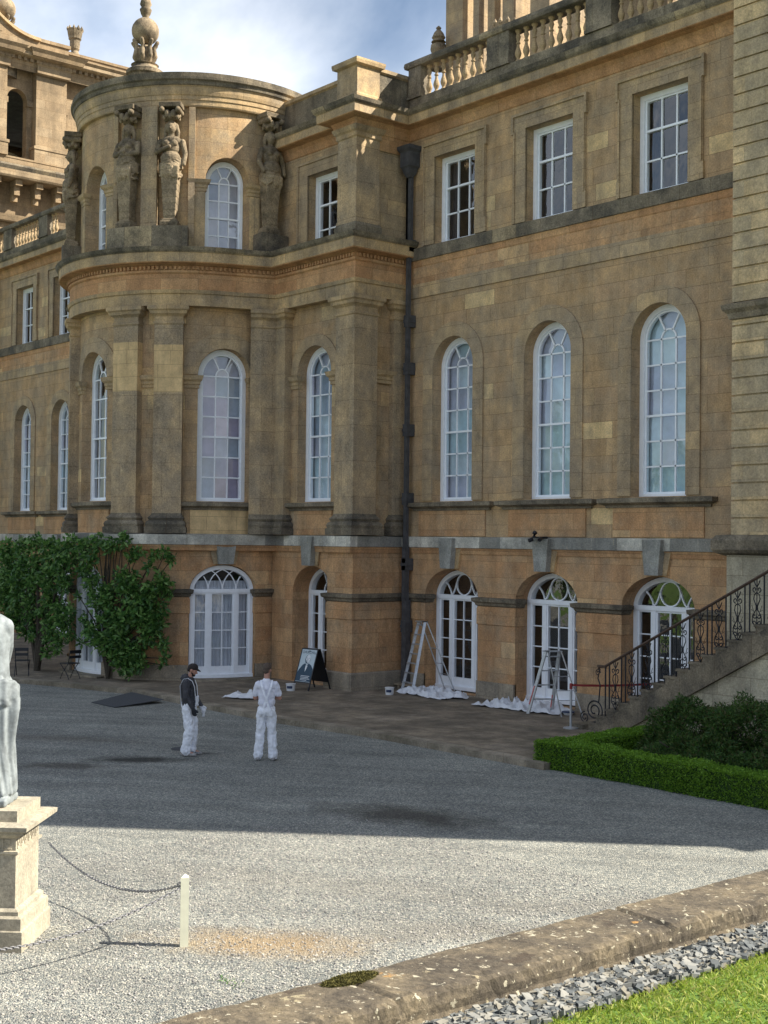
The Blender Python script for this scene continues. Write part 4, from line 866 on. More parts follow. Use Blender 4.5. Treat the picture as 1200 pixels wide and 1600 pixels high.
# ------------------------------------------------------------------ corner towers
def rustic(mb, m, u0, u1, z0, z1, mi=0, h=.375):
    z = z0
    while z < z1-.01:
        zt = min(z+h, z1); k = 0
        box(mb, m, u0, u1, 0, .3, z+.02, zt-.02, 1, mi); z = zt
    box(mb, m, u0+.045, u1-.03, .05, .3, z0, z1, 1, mi)
def tower(name, label, x0, x1, y0, y1, near):
    t = empty(name, (x0 if near else x1, y0, 0), label, 'tower')
    P = lambda mb, n, mt='towerstone', par=None: mb.build(n, mt, par or t)
    x = MB(); box(x, W, x0+.2, x1-.2, y0+.2, y1, 0, 20.3)
    P(x, 'tower_body', 'rust' if near else 'towerstone')
    if near:
        x = MB(); m = flat(x0, y0, 0); wn = x1-x0
        rustic(x, m, 0, wn, 4.35, 9.0); rustic(x, m, 0, wn, 9.35, 18.4); P(x, 'rusticated_wall', 'rust')
        x = MB(); box(x, m, -.12, wn, .02, .3, 0, 3.97, 1); P(x, 'lower_wall', 'yard')
        x = MB(); path = [(x0, y0+.9), (x0, y0), (x1, y0), (x1, y1)]
        sweep(x, W, path, [(-.1, 8.95), (.05, 9.0), (.08, 9.12), (.16, 9.2), (.18, 9.3), (-.1, 9.38)]); P(x, 'string_course', 'dark')
        x = MB(); path = [(x0-.25, y0+.9), (x0-.25, y0), (x1, y0), (x1, y1)]
        sweep(x, W, path, [(-.1, 3.9), (.1, 3.98), (.16, 4.05), (.16, 4.25), (.08, 4.36), (-.2, 4.38)]); P(x, 'base_course', 'dark')
    # entablature, bracketed cornice
    path = [(x0, y0), (x1, y0), (x1, y1), (x0, y1)]
    x = MB(); sweep(x, W, path, [(0, 18.3), (.06, 18.36), (.1, 18.5), (.14, 18.62), (0, 18.66)], closed=True); P(x, 'lower_mould')
    x = MB(); sweep(x, W, path, [(0, 20.1), (.85, 20.12), (.9, 20.2), (.9, 20.45)], closed=True); P(x, 'bracketed_cornice')
    x = MB(); sweep(x, W, path, [(.9, 20.45), (1.0, 20.6), (1.0, 20.68), (-.3, 20.8)], closed=True); P(x, 'cornice_top', 'towerdark' if 'towerdark' in MT else 'dark')
    cm = MB()
    box(cm, W, -.16, .16, -.65, 0, 19.85, 20.1); box(cm, W, -.13, .13, -.45, 0, 19.45, 19.86); box(cm, W, -.13, .13, -.22, 0, 19.2, 19.46)
    cme = cm.mesh('bracket'); cme.materials.append(MT['towerstone'])
    xs = x1 if not near else None
    for k in range(14):
        yy = y0+.45+k*1.0
        if near or yy > y1-.3: break
        o = bpy.data.objects.new('bracket', cme); COL.objects.link(o); o.parent = t; o.rotation_euler = (0, 0, PI/2); o.location = (x1-t.location[0], yy-t.location[1], 0)
    x = MB(); sweep(x, W, path, [(-.05, 20.78), (-.05, 21.2), (-.02, 21.22), (-.02, 21.3), (-.5, 21.32)], closed=True); P(x, 'attic_plinth')
    x = MB(); box(x, W, x0+.5, x1-.5, y0+.5, y1-.5, 20.7, 21.3); P(x, 'attic_floor', 'roofslab')
    # belvedere: piers with arches between, on the four sides
    n = 4; 
    sides = [flat(x1-.1, y0, 90), flat(x0, y0+.1, 0), (lambda u, d, z: (x0+.1+d, y1-u, z)), (lambda u, d, z: (x1-u, y1-.1-d, z))]
    Ls = [y1-y0, x1-x0, y1-y0, x1-x0]
    for si, (m, Ln) in enumerate(zip(sides, Ls)):
        piers = [(0, 1.1), (2.55, 4.05), (Ln-4.05, Ln-2.55), (Ln-1.1, Ln)]
        for a, b in piers:
            x = MB(); box(x, m, a, b, 0, 1.0, 21.3, 25.5); po = P(x, 'belvedere_pier')
            x = MB(); box(x, m, a-.08, b+.08, -.08, 1.05, 21.3, 21.95); box(x, m, a-.12, b+.12, -.12, 1.1, 21.85, 21.98); P(x, 'pier_base', 'towerstone', po)
        gaps = list(zip([p[1] for p in piers[:-1]], [p[0] for p in piers[1:]]))
        x = MB()
        for a, b in gaps:
            wv = min(b-a-.5, 2.6); wall(x, m, a, b, 21.3, 25.5, [((a+b)/2, wv, 21.2, 24.1, wv/2)], .4, d=.45)
            for q in (a, b): pass
        P(x, 'arched_screen')
        for a, b in gaps:
            for q0, q1 in ((a, a+.27), (b-.27, b)): x = MB(); box(x, m, q0, q1, .36, .8, 23.85, 24.12); P(x, 'impost')
    x = MB(); sweep(x, W, path, [(0, 25.3), (.04, 25.5), (.08, 25.6), (.12, 25.7), (.12, 25.82), (.45, 25.86), (.5, 25.9), (.5, 26.05), (.6, 26.15), (.6, 26.2), (-.2, 26.25)], closed=True); P(x, 'belvedere_cornice')
    x = MB()
    for px, py, dx, dy in walkpath(path+[path[0]], .3):
        fm = lambda u, d, z: (px+dx*u+dy*(-d), py+dy*u-dx*(-d), z)
        fm2 = lambda u, d, z, px=px, py=py, dx=dx, dy=dy: (px+dx*u-dy*d, py+dy*u+dx*d, z)
        box(x, fm2, -.07, .07, -.26, -.1, 25.68, 25.84)
    P(x, 'dentil_course')
    for m, Ln in zip(sides, Ls):
        x = MB(); box(x, m, 0, Ln, .1, .6, 26.2, 26.62, 1)
        for a, b in ((0.0, 1.6), (2.6, 4.1), (Ln-4.1, Ln-2.6), (Ln-1.6, Ln)): box(x, m, a, b, -.03, .65, 26.2, 26.8); box(x, m, a-.08, b+.08, -.1, .7, 26.8, 26.95)
        box(x, m, 0, Ln, .04, .66, 26.62, 26.74, 1); P(x, 'attic_parapet')
    x = MB(); box(x, W, x0+.6, x1-.6, y0+.6, y1-.6, 25.9, 26.3); P(x, 'tower_roof', 'roofslab')
    if not near:
        for a, b in ((y0-.0, y0+1.15), (y0+2.5, y0+4.1)):
            x = MB(); pth = [(x1-.3, a), (x1+.12, a), (x1+.12, b), (x1-.3, b)]
            sweep(x, W, pth, [(-.1, 25.25), (.02, 25.3), (.02, 25.6), (.1, 25.7), (.12, 25.85), (.45, 25.9), (.5, 26.05), (.62, 26.2), (-.2, 26.28)]); P(x, 'pier_entablature')
        x = MB(); pts = [(y0-.1, 26.25), (y0-.1, 28.1)]+[(y0-.1+2.7*q/10, 26.75+1.35*(1-q/10)**2.2) for q in range(1, 11)]+[(y0+2.6, 26.25)]
        for xx in (x1-.55, x1+.06): x.face([(xx, p[0], p[1]) for p in pts])
        for p, q in zip(pts, pts[1:]): x.face([(x1-.55, p[0], p[1]), (x1+.06, p[0], p[1]), (x1+.06, q[0], q[1]), (x1-.55, q[0], q[1])])
        P(x, 'swept_parapet')
        x = MB()
        for p, q in zip(pts[1:-1], pts[2:-1]): x.face([(x1-.62, p[0], p[1]), (x1+.2, p[0], p[1]), (x1+.2, q[0], q[1]), (x1-.62, q[0], q[1])]); x.face([(x1+.2, p[0], p[1]), (x1+.2, q[0], q[1]), (x1+.2, q[0], q[1]+.14), (x1+.2, p[0], p[1]+.14)]); x.face([(x1-.62, p[0], p[1]+.14), (x1+.2, p[0], p[1]+.14), (x1+.2, q[0], q[1]+.14), (x1-.62, q[0], q[1]+.14)])
        P(x, 'swept_coping', 'mould')
    return t
tower('corner_tower', 'rusticated stone corner tower at the right edge of the facade', 11.64, 25.7, -.9, 13.2, True)
tower('corner_tower', 'sunlit stone tower with an open arched belvedere beyond the left wing', -42.1, -28.05, -.9, 13.2, False)
# swept corner scroll at the far left of the belvedere, with its large finial
urn('stone_finial', 'small stone coronet on a stem standing on the left tower parapet', (-28.9, 3.9, 26.9), 1.0, True)
finial('broad stone finial at the far left edge on the tower roof', (-28.9, .35, 26.6), 1.15)

# ------------------------------------------------------------------ roof lantern glimpsed above the right balustrade
t = empty('roof_lantern', (-6.0, 9, 16), 'open stone arcade on the roof seen above the right hand balustrade', 'lantern')
for (x0, x1, y0, y1) in ((-7.4, -6.5, 8, 8.9), (-6.05, -5.75, 8.1, 8.7), (-5.3, -4.95, 8.1, 8.8), (-4.45, -3.9, 8, 8.9), (-3.1, -2.2, 8, 8.9), (-1.3, -.9, 8.1, 8.8), (-7.4, -6.5, 14, 14.9), (-2.2, -1.3, 14, 14.9)):
    x = MB(); box(x, W, x0, x1, y0, y1, 16.4, 28.0); box(x, W, x0-.1, x1+.1, y0-.1, y1+.1, 20.3, 20.6); x.build('pier', 'brown2', t)
x = MB(); box(x, W, -7.6, -.7, 7.9, 9.0, 28.0, 28.6); x.build('entablature', 'brown2', t)
urn('stone_finial', 'slim stone flame finial on the roof left of the arcade', (-7.35, 7.6, 21.6), 1.15)
x = empty('roof_chimney', (2.0, 7, 16), 'pale sunlit stone chimney block on the roof behind the right balustrade', 'chimney')
q = MB(); box(q, W, .2, 3.2, 7.5, 9.0, 16.4, 21.4); q.build('shaft', 'towerstone', x); q = MB(); box(q, W, .0, 3.4, 7.3, 9.2, 21.4, 21.8); q.build('cap', 'towerstone', x)
urn('stone_finial', 'stone urn behind the balustrade rail near the top of the photo', (-.55, 4.3, 18.9), 1.1, True)

# ------------------------------------------------------------------ outside stair with iron railing
st = empty('stone_staircase', (8.6, -2.2, 0), 'mossy grey stone staircase climbing to the right along the tower', 'staircase')
SL = 2.46/4.55
x = MB(); A = [(8.85, 0), (9.75, 0), (20, (20-9.75)*SL), (20, (20-8.85)*SL)]
for y in (-2.34, -2.2): x.face([(a, y, z) for a, z in A])
for i in range(4): a, b = A[i], A[(i+1) % 4]; x.face([(a[0], -2.32, a[1]), (b[0], -2.32, b[1]), (b[0], -2.2, b[1]), (a[0], -2.2, a[1])])
x.build('string_slab', 'dark', st)
x = MB(); A = [(9.7, 0), (20, 0), (20, (20-9.72)*SL)]
x.face([(a, -2.24, z) for a, z in A], [(a, z) for a, z in A]); x.build('flank_wall', 'yard', st)
x = MB(); n = 30; run = .32; ris = run*SL
for k in range(n):
    a = 8.68+k*run; z = ris*(k+1)-.02
    box(x, W, a, a+run+.02, -2.18, -1.0, 0, z-.05); box(x, W, a-.04, a+run+.02, -2.195, -1.0, z-.05, z)
box(x, W, 8.32, 8.75, -2.34, -1.0, 0, .09); x.build('steps', 'dark', st)
rl = empty('iron_railing', (9.1, -2.15, 0), 'dark wrought iron stair railing with scrolled panels and a brown handrail', 'railing')
zr = lambda u: 1.40+(u-9.2)*.522+.05
zb_ = lambda u: .10+(u-8.9)*SL
x = MB(); tube(x, [(9.02, -2.12, 1.33), (9.04, -2.12, 1.40), (9.2, -2.12, 1.42), (20, -2.12, zr(20)+.02)], .032, 6); box(x, W, 9.0, 9.24, -2.15, -2.09, 1.40, 1.445); x.build('handrail', 'rust_iron', rl)
bars = MB(); 
def scroll(mb, c, r, t0, t1, y=-2.12, rr=.011, turns=1.25, sgn=1, n=14):
    pts = []
    for i in range(n+1): t = t0+(t1-t0)*i/n; q = r*(1-.75*i/n); pts.append((c[0]+sgn*q*math.cos(t), y, c[1]+q*math.sin(t)))
    tube(mb, pts, rr, 4)
u = 9.22; k = 0
pan = MB()
while u < 16.2:
    for du in (0, .115):
        tube(bars, [(u+du, -2.12, zb_(u+du)-.02), (u+du, -2.12, zr(u+du))], .018, 5)
    uc = u+.115+.17; z0, z1 = zb_(uc)+.02, zr(uc)-.03; H = z1-z0
    tube(bars, [(uc, -2.12, z0), (uc, -2.12, z1)], .011, 4)
    for s in (-1, 1):
        tube(bars, [(uc, -2.12, z0+.04), (uc+s*.11, -2.12, z0+H*.2), (uc+s*.10, -2.12, z0+H*.3), (uc+s*.02, -2.12, z0+H*.42), (uc+s*.02, -2.12, z0+H*.5), (uc+s*.075, -2.12, z0+H*.62), (uc+s*.06, -2.12, z0+H*.7), (uc+s*.01, -2.12, z0+H*.74)], .013, 4)
        scroll(bars, (uc+s*.055, z0+H*.16), .055, 0, 2*PI, sgn=s, rr=.012); scroll(bars, (uc+s*.055, z0+H*.30), .05, PI, 3*PI, sgn=s, rr=.012)
        scroll(bars, (uc+s*.05, z0+H*.80), .055, -PI/2, 1.4*PI, sgn=s, rr=.013)
        tube(bars, [(uc, -2.12, z0+H*.84), (uc+s*.04, -2.12, z0+H*.9), (uc+s*.07, -2.12, z0+H*.97)], .013, 4)
        tube(bars, [(uc+s*.13, -2.12, z0+H*.42), (uc+s*.07, -2.12, z0+H*.38), (uc+s*.12, -2.12, z0+H*.5)], .008, 4)
    u += .455; k += 1
bars.build('scrolled_balusters', 'iron', rl)
x = MB(); scroll(x, (8.90, .42), .26, -PI/2, 3.6*PI, n=40, rr=.018); scroll(x, (8.62, .24), .13, PI/2, 4*PI, n=30, rr=.015); tube(x, [(9.1, -2.12, .1), (8.9, -2.12, .16), (8.62, -2.12, .11)], .015, 5); tube(x, [(9.06, -2.12, 1.35), (9.0, -2.12, 1.15), (9.07, -2.12, 1.0), (9.03, -2.12, .6)], .016, 5); scroll(x, (9.0, 1.27), .08, 0, 3*PI, rr=.012); x.build('newel_scroll', 'iron', rl)

# ------------------------------------------------------------------ low plants
def leaves(name, fn, n, size, mat, parent=None, seed=0, asp=.45, droop=.0, quadfold=True):
    r = np.random.RandomState(seed); P, Nn = fn(r, n)      # positions, preferred outward directions
    n = len(P); d = r.normal(size=(n, 3)); d = d/np.linalg.norm(d, axis=1)[:, None]
    d = d*.8+Nn*.5+np.array([0, 0, -droop]); d /= np.linalg.norm(d, axis=1)[:, None]
    s = np.cross(d, r.normal(size=(n, 3))); s /= np.linalg.norm(s, axis=1)[:, None]; up = np.cross(s, d)
    L_ = size*(.6+.7*r.rand(n))[:, None]; w_ = L_*asp*.5
    a = P; m_ = P+d*L_*.5; e = P+d*L_-np.array([0, 0, 1])*L_*.08
    V = np.stack([a, m_+s*w_+up*w_*.3, e, m_-s*w_+up*w_*.3], 1).reshape(-1, 3)
    i = np.arange(n)*4; Fc = np.stack([i, i+1, i+2, i+3], 1)
    me = bpy.data.meshes.new(name); me.from_pydata(V.tolist(), [], Fc.tolist()); me.update()
    return link(name, me, mat, parent)
CR = [(12.5,3.89,.27),(19.2,4.08,.23),(25.2,3.94,.27),(30.7,4.13,.23),(16.1,3.57,.27),(12.7,3.2,.25),(16.3,2.84,.27),(19.7,2.35,.32),(13.1,1.78,.18),(15.9,1.43,.25),(20,1.17,.32),(24.2,2.31,.23),(30.3,3.0,.27),(34.9,2.92,.32),(33.7,2.56,.36),(38.8,2.43,.36),(37.6,2.03,.41),(33.2,1.84,.36),(41.4,1.68,.36),(44.3,2.13,.32),(46.1,1.86,.23),(28.6,1.47,.36),(25.9,1.1,.36),(31.4,1.12,.36),(30.2,.66,.36),(35.4,.86,.36),(32.9,.4,.32),(37.9,.51,.27),(47.1,2.85,.27),(48.9,2.58,.18),(45.9,3.02,.18),(42.4,2.66,.27),(43.4,3.65,.2),(47.5,3.7,.17),(49.9,3.56,.17),(37.3,3.73,.2),(41.1,3.29,.15),(34.1,3.59,.15),(47.5,1.06,.16),(48.1,.7,.14),(46.4,.52,.11),(45.7,1.28,.18),(41.5,1.23,.23),(43.8,1.59,.27),(27.1,1.92,.27),(22.1,1.81,.23),(24.1,2.63,.23),(11.6,1.05,.12),(9.2,2.41,.1)]
CR = [((BC[0]+4.45*math.sin(R_(a)), BC[1]-4.45*math.cos(R_(a)), z), r, (math.sin(R_(a)), -math.cos(R_(a)), .1)) for a, z, r in CR]
CL = [(-12.38,3.73,.32),(-11.23,3.85,.27),(-10.35,3.95,.23),(-9.37,3.82,.27),(-8.64,3.69,.27),(-7.94,3.97,.23),(-8.02,3.55,.27),(-8.94,3.4,.27),(-9.24,3.06,.27),(-8.41,3.13,.27),(-12.13,3.24,.36),(-10.98,3.26,.36),(-10.11,3.38,.27),(-12.34,2.63,.36),(-11.3,2.66,.36),(-10.41,2.74,.27),(-9.22,2.63,.27),(-8.3,2.76,.23),(-12.31,2.08,.32),(-11.39,2.07,.36),(-10.5,2.15,.27),(-9.21,2.21,.27),(-8.57,1.91,.28),(-7.95,1.94,.18),(-12.3,1.63,.23),(-11.48,1.57,.32),(-10.48,1.62,.27),(-9.08,1.5,.27),(-8.3,1.55,.24),(-10.9,1.21,.23),(-9.27,1.07,.22),(-8.54,1.06,.2),(-7.9,1.2,.15),(-10.24,1.15,.2),(-9.36,.63,.15),(-8.74,.72,.12),(-12.85,3.53,.23),(-12.82,2.82,.27),(-12.79,2.21,.23),(-9.72,1.85,.2),(-9.8,2.9,.2),(-11.8,2.9,.3)]
CL = [((x_, -6.45, z), r*1.1, (.45, -.8, .2)) for x_, z, r in CL]
def cluster(cs, dep=1.0):
    wts = np.array([c[1]**2 for c in cs]); wts /= wts.sum(); cc = np.array([c[0] for c in cs]); rr = np.array([c[1] for c in cs]); nn = np.array([c[2] for c in cs])
    def fn(r, n):
        k = r.choice(len(cs), n, p=wts); v = r.normal(size=(n, 3)); v /= np.linalg.norm(v, axis=1)[:, None]; v *= (r.rand(n)**.5)[:, None]
        return cc[k]+v*rr[k][:, None]*np.array([1.0, 1.0, 1.05])*dep, nn[k]*.6+v*.6
    return fn
def branches(mb, root, cs, seed, r0=.055, hubs=3):
    r = random.Random(seed); hub = [Vector(root)+Vector((r.uniform(-.5, .5), r.uniform(-.1, .1), r.uniform(.5, 1.2))) for _ in range(hubs)]
    for h in hub: tube(mb, [root, Vector(root).lerp(h, .5)+Vector((r.uniform(-.08, .08), 0, .05)), h], r0, 6, r1=r0*.6)
    for c, rr, n in cs:
        c = Vector(c); h = min(hub, key=lambda q: (q-c).length+r.uniform(0, .8)); m1 = h.lerp(c, .45)+Vector((r.uniform(-.15, .15), r.uniform(-.08, .08), r.uniform(.0, .25))); tube(mb, [h, m1, c, c+Vector((r.uniform(-.15, .15), r.uniform(-.1, .05), .2))], r0*.42, 4, r1=.008)
# right shrub
t = empty('wall_shrub', (-6.75, -5.85, 0), 'glossy evergreen shrub with bare stems trained up the bow wall', 'shrub')
leaves('foliage', cluster(CR, .97), 6400, .18, 'magnolia', t, 1); x = MB(); branches(x, (-6.75, -5.8, 0), CR, 3, .06, 4)
r = random.Random(8)
for k in range(9): a = R_(r.uniform(19, 33)); bx, by = BC[0]+4.15*math.sin(a), BC[1]-4.15*math.cos(a); tube(x, [(-6.6+r.uniform(-.2, .4), -5.75, .9), (bx+r.uniform(-.1, .1), by, 2.2), (bx, by, 3.2), (bx+r.uniform(-.2, .2), by, 4.0)], .03, 5, r1=.012)
x.build('stems', 'bark', t)
t = empty('wall_shrub', (-10.1, -6.45, 0), 'taller dark evergreen shrub at the left beside the small folding chairs', 'shrub')
leaves('foliage', cluster(CL, 1.05), 9500, .175, 'magnolia', t, 2); x = MB(); branches(x, (-10.1, -6.45, 0), CL, 5, .09, 4); tube(x, [(-10.1, -6.45, 0), (-10.15, -6.4, 1.4), (-10.3, -6.4, 3.4)], .11, 7, r1=.04); x.build('stems', 'bark', t)

def boxleaf(segs, h0=0.36, jag=.03):
    """segs: (x0,x1,y0,y1); leaves over top and sides"""
    def fn(r, n):
        P, Q = [], []; areas = []
        for x0, x1, y0, y1 in segs:
            a, b, h = x1-x0, y1-y0, h0+.12; areas += [a*b*1.4, a*h, a*h, b*h, b*h]
        areas = np.array(areas); k = r.choice(len(areas), n, p=areas/areas.sum())
        u, v = r.rand(n), r.rand(n); P = np.zeros((n, 3)); Q = np.zeros((n, 3))
        for i in range(n):
            x0, x1, y0, y1 = segs[k[i]//5]; f = k[i] % 5; zz = -.12+(h0+.12)*v[i]
            if f == 0: P[i] = (x0+(x1-x0)*u[i], y0+(y1-y0)*v[i], h0); Q[i] = (0, 0, 1)
            elif f == 1: P[i] = (x0+(x1-x0)*u[i], y0, zz); Q[i] = (0, -1, .3)
            elif f == 2: P[i] = (x0+(x1-x0)*u[i], y1, zz); Q[i] = (0, 1, .3)
            elif f == 3: P[i] = (x0, y0+(y1-y0)*u[i], zz); Q[i] = (-1, 0, .3)
            else: P[i] = (x1, y0+(y1-y0)*u[i], zz); Q[i] = (1, 0, .3)
        bump = np.sin(P[:, 0]*3.1+P[:, 1]*2)*.02+np.sin(P[:, 0]*9+P[:, 1]*7.3)*.015
        P += Q*bump[:, None]+r.normal(size=(n, 3))*.014
        return P, Q
    return fn
hseg = [(11.1, 24, -6.32, -5.75), (11.1, 11.75, -5.75, -2.65)]
t = empty('box_hedge', (14, -6.5, -.12), 'low clipped bright green box hedge turning a corner in front of the stairs', 'hedge')
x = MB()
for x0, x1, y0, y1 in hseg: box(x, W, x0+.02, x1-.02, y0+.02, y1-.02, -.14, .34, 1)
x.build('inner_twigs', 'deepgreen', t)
leaves('foliage', boxleaf([(11.1, 18.2, -6.32, -5.75), (11.1, 11.75, -5.75, -2.65)], .37), 85000, .036, 'box', t, 4, .7)
x = MB(); box(x, W, 11.7, 24, -5.8, -2.4, -.1, .02, 1); o = x.build('planting_bed', 'soil'); o['kind'] = 'structure'
def mound(c, rx, ry, h):
    def fn(r, n):
        v = r.normal(size=(n, 3)); v /= np.linalg.norm(v, axis=1)[:, None]; v[:, 2] = np.abs(v[:, 2]); rad = .75+.25*r.rand(n)**.5
        k = 1+.16*np.sin(v[:, 0]*5+c[0]*7)*np.cos(v[:, 1]*6+c[0])+.10*np.sin(v[:, 2]*9+c[1]*3)+.06*np.sin(v[:, 0]*17)
        P = np.array(c)+v*(rad*k)[:, None]*np.array([rx, ry, h]); return P, v*.8+np.array([0, 0, .5])
    return fn
for i, (c, rx, ry, h, lab) in enumerate((((12.85, -3.8, 0), .95, .8, 1.12, 'dark feathery shrub at the left end of the bed behind the hedge'), ((14.3, -4.0, 0), .95, .9, 1.2, 'middle dark shrub in the bed below the stone stairs'), ((15.6, -4.3, 0), .9, .9, 1.12, 'dark shrub cut by the right edge of the photo behind the hedge'), ((13.9, -4.9, 0), 1.3, .65, .62, 'lowest spreading shrub right behind the front run of hedge'), ((16.0, -5.1, 0), 1.2, .6, .75, 'low dark shrub at the right edge directly behind the hedge'))):
    t = empty('dark_shrub', c, lab, 'shrub', 'dark shrubs in the bed')
    leaves('foliage', mound(c, rx, ry, h), 19000, .08, 'yew', t, 20+i, .3); x = MB(); q = random.Random(i)
    for k in range(9): a = q.uniform(0, 6.28); tube(x, [c, (c[0]+rx*.4*math.cos(a), c[1]+ry*.4*math.sin(a), h*.5), (c[0]+rx*.7*math.cos(a), c[1]+ry*.7*math.sin(a), h*.8)], .02, 4, r1=.006)
    x.build('stems', 'bark', t)

# ------------------------------------------------------------------ people
def hand(b, w, d, side, r=.0, palm_n=(0, 0, 0), curl=.5, s=1.0):
    """w wrist, d direction of the hand, five separate fingers"""
    w = Vector(w); d = Vector(d).normalized(); up = Vector(palm_n) if Vector(palm_n).length > 0 else Vector((0, 1, 0)); sx = d.cross(up).normalized(); up = sx.cross(d).normalized()
    p0 = w+d*.015; p1 = w+d*.085*s
    for q in (-.028, -.01, .01, .028): b.cap(p0+sx*q*.7, .017*s+r, p1+sx*q, .014*s+r)
    for q, l in ((-.032, .068), (-.011, .080), (.010, .074), (.031, .058)):
        a = p1+sx*q*s; m1 = a+d*l*.5*s-up*curl*.012; e = a+d*l*.85*s-up*curl*l*.7; b.chain([(a, .0095*s+r), (m1, .009*s+r), (e, .0078*s+r)])
    a = p0+sx*side*.025+d*.02; b.chain([(a, .014*s+r), (a+sx*side*.035+d*.035-up*.01, .012*s+r), (a+sx*side*.045+d*.065-up*.02, .010*s+r)])
def ribbon3(mb, pts, w, nrm):
    pts = [Vector(p) for p in pts]
    for i in range(len(pts)-1):
        a, b = pts[i], pts[i+1]; n0, n1 = Vector(nrm[i]).normalized(), Vector(nrm[i+1]).normalized(); t = (b-a).normalized(); s0, s1 = t.cross(n0).normalized()*w/2, t.cross(n1).normalized()*w/2
        o0, o1 = n0*.006, n1*.006
        mb.face([a-s0+o0, a+s0+o0, b+s1+o1, b-s1+o1]); mb.face([a-s0, a+s0, b+s1, b-s1]); mb.face([a-s0, a-s0+o0, b-s1+o1, b-s1]); mb.face([a+s0, a+s0+o0, b+s1+o1, b+s1])
def head(b, c, tilt, turn, beard=False):
    """c = skull centre; returns transform"""
    Q = Matrix.Translation(Vector(c))@Matrix.Rotation(turn, 4, 'Z')@Matrix.Rotation(-tilt, 4, 'X')
    T = lambda *p: tuple(Q@Vector(p))
    b.ell(T(0, -.01, .02), (.076, .092, .095)); b.ell(T(0, .02, -.045), (.058, .065, .07)); b.ell(T(0, .055, -.085), (.035, .03, .025))
    b.cap(T(0, .088, .0), .009, T(0, .108, -.03), .014)            # nose
    b.cap(T(-.03, .086, .022), .011, T(.03, .086, .022), .011)     # brow
    b.cap(T(-.018, .088, -.056), .007, T(.018, .088, -.056), .007)  # mouth
    for s in (-1, 1): b.ell(T(s*.079, -.005, -.01), (.010, .020, .030)); b.ell(T(s*.045, .06, -.02), (.022, .02, .02))
    return T
def person(loc, face, label, P, build):
    body = Blob(); cl = build(body, P)
    me = body.mesh('person', .0085, 2); o = link('person', me, 'skin', None, True, loc); o.rotation_euler = (0, 0, math.atan2(face[1], face[0])-PI/2)
    tag(o, label, 'person')
    for name, bl, mat, vox, fn in cl:
        if isinstance(bl, MB): q = bl.build(name, mat, None)
        else: q = link(name, bl.mesh(name, vox, 2, fn), mat, None, True)
        q.parent = o
    return o
from mathutils import noise as mn
def folds(a, f, seed=0, zmax=9):
    def fn(p, n):
        k = mn.noise(Vector((p.x*f+seed, p.y*f, p.z*f*.55)))+.5*mn.noise(Vector((p.x*f*2+seed, p.y*f*2, p.z*f*1.3)))
        return p+n*(a*k if p.z < zmax else 0)
    return fn
def legs(b, r, hip, knee, ank, rh, rk, ra):
    for s in (-1, 1): b.chain([(hip[s], rh+r), (knee[s], rk+r), (ank[s], ra+r)])
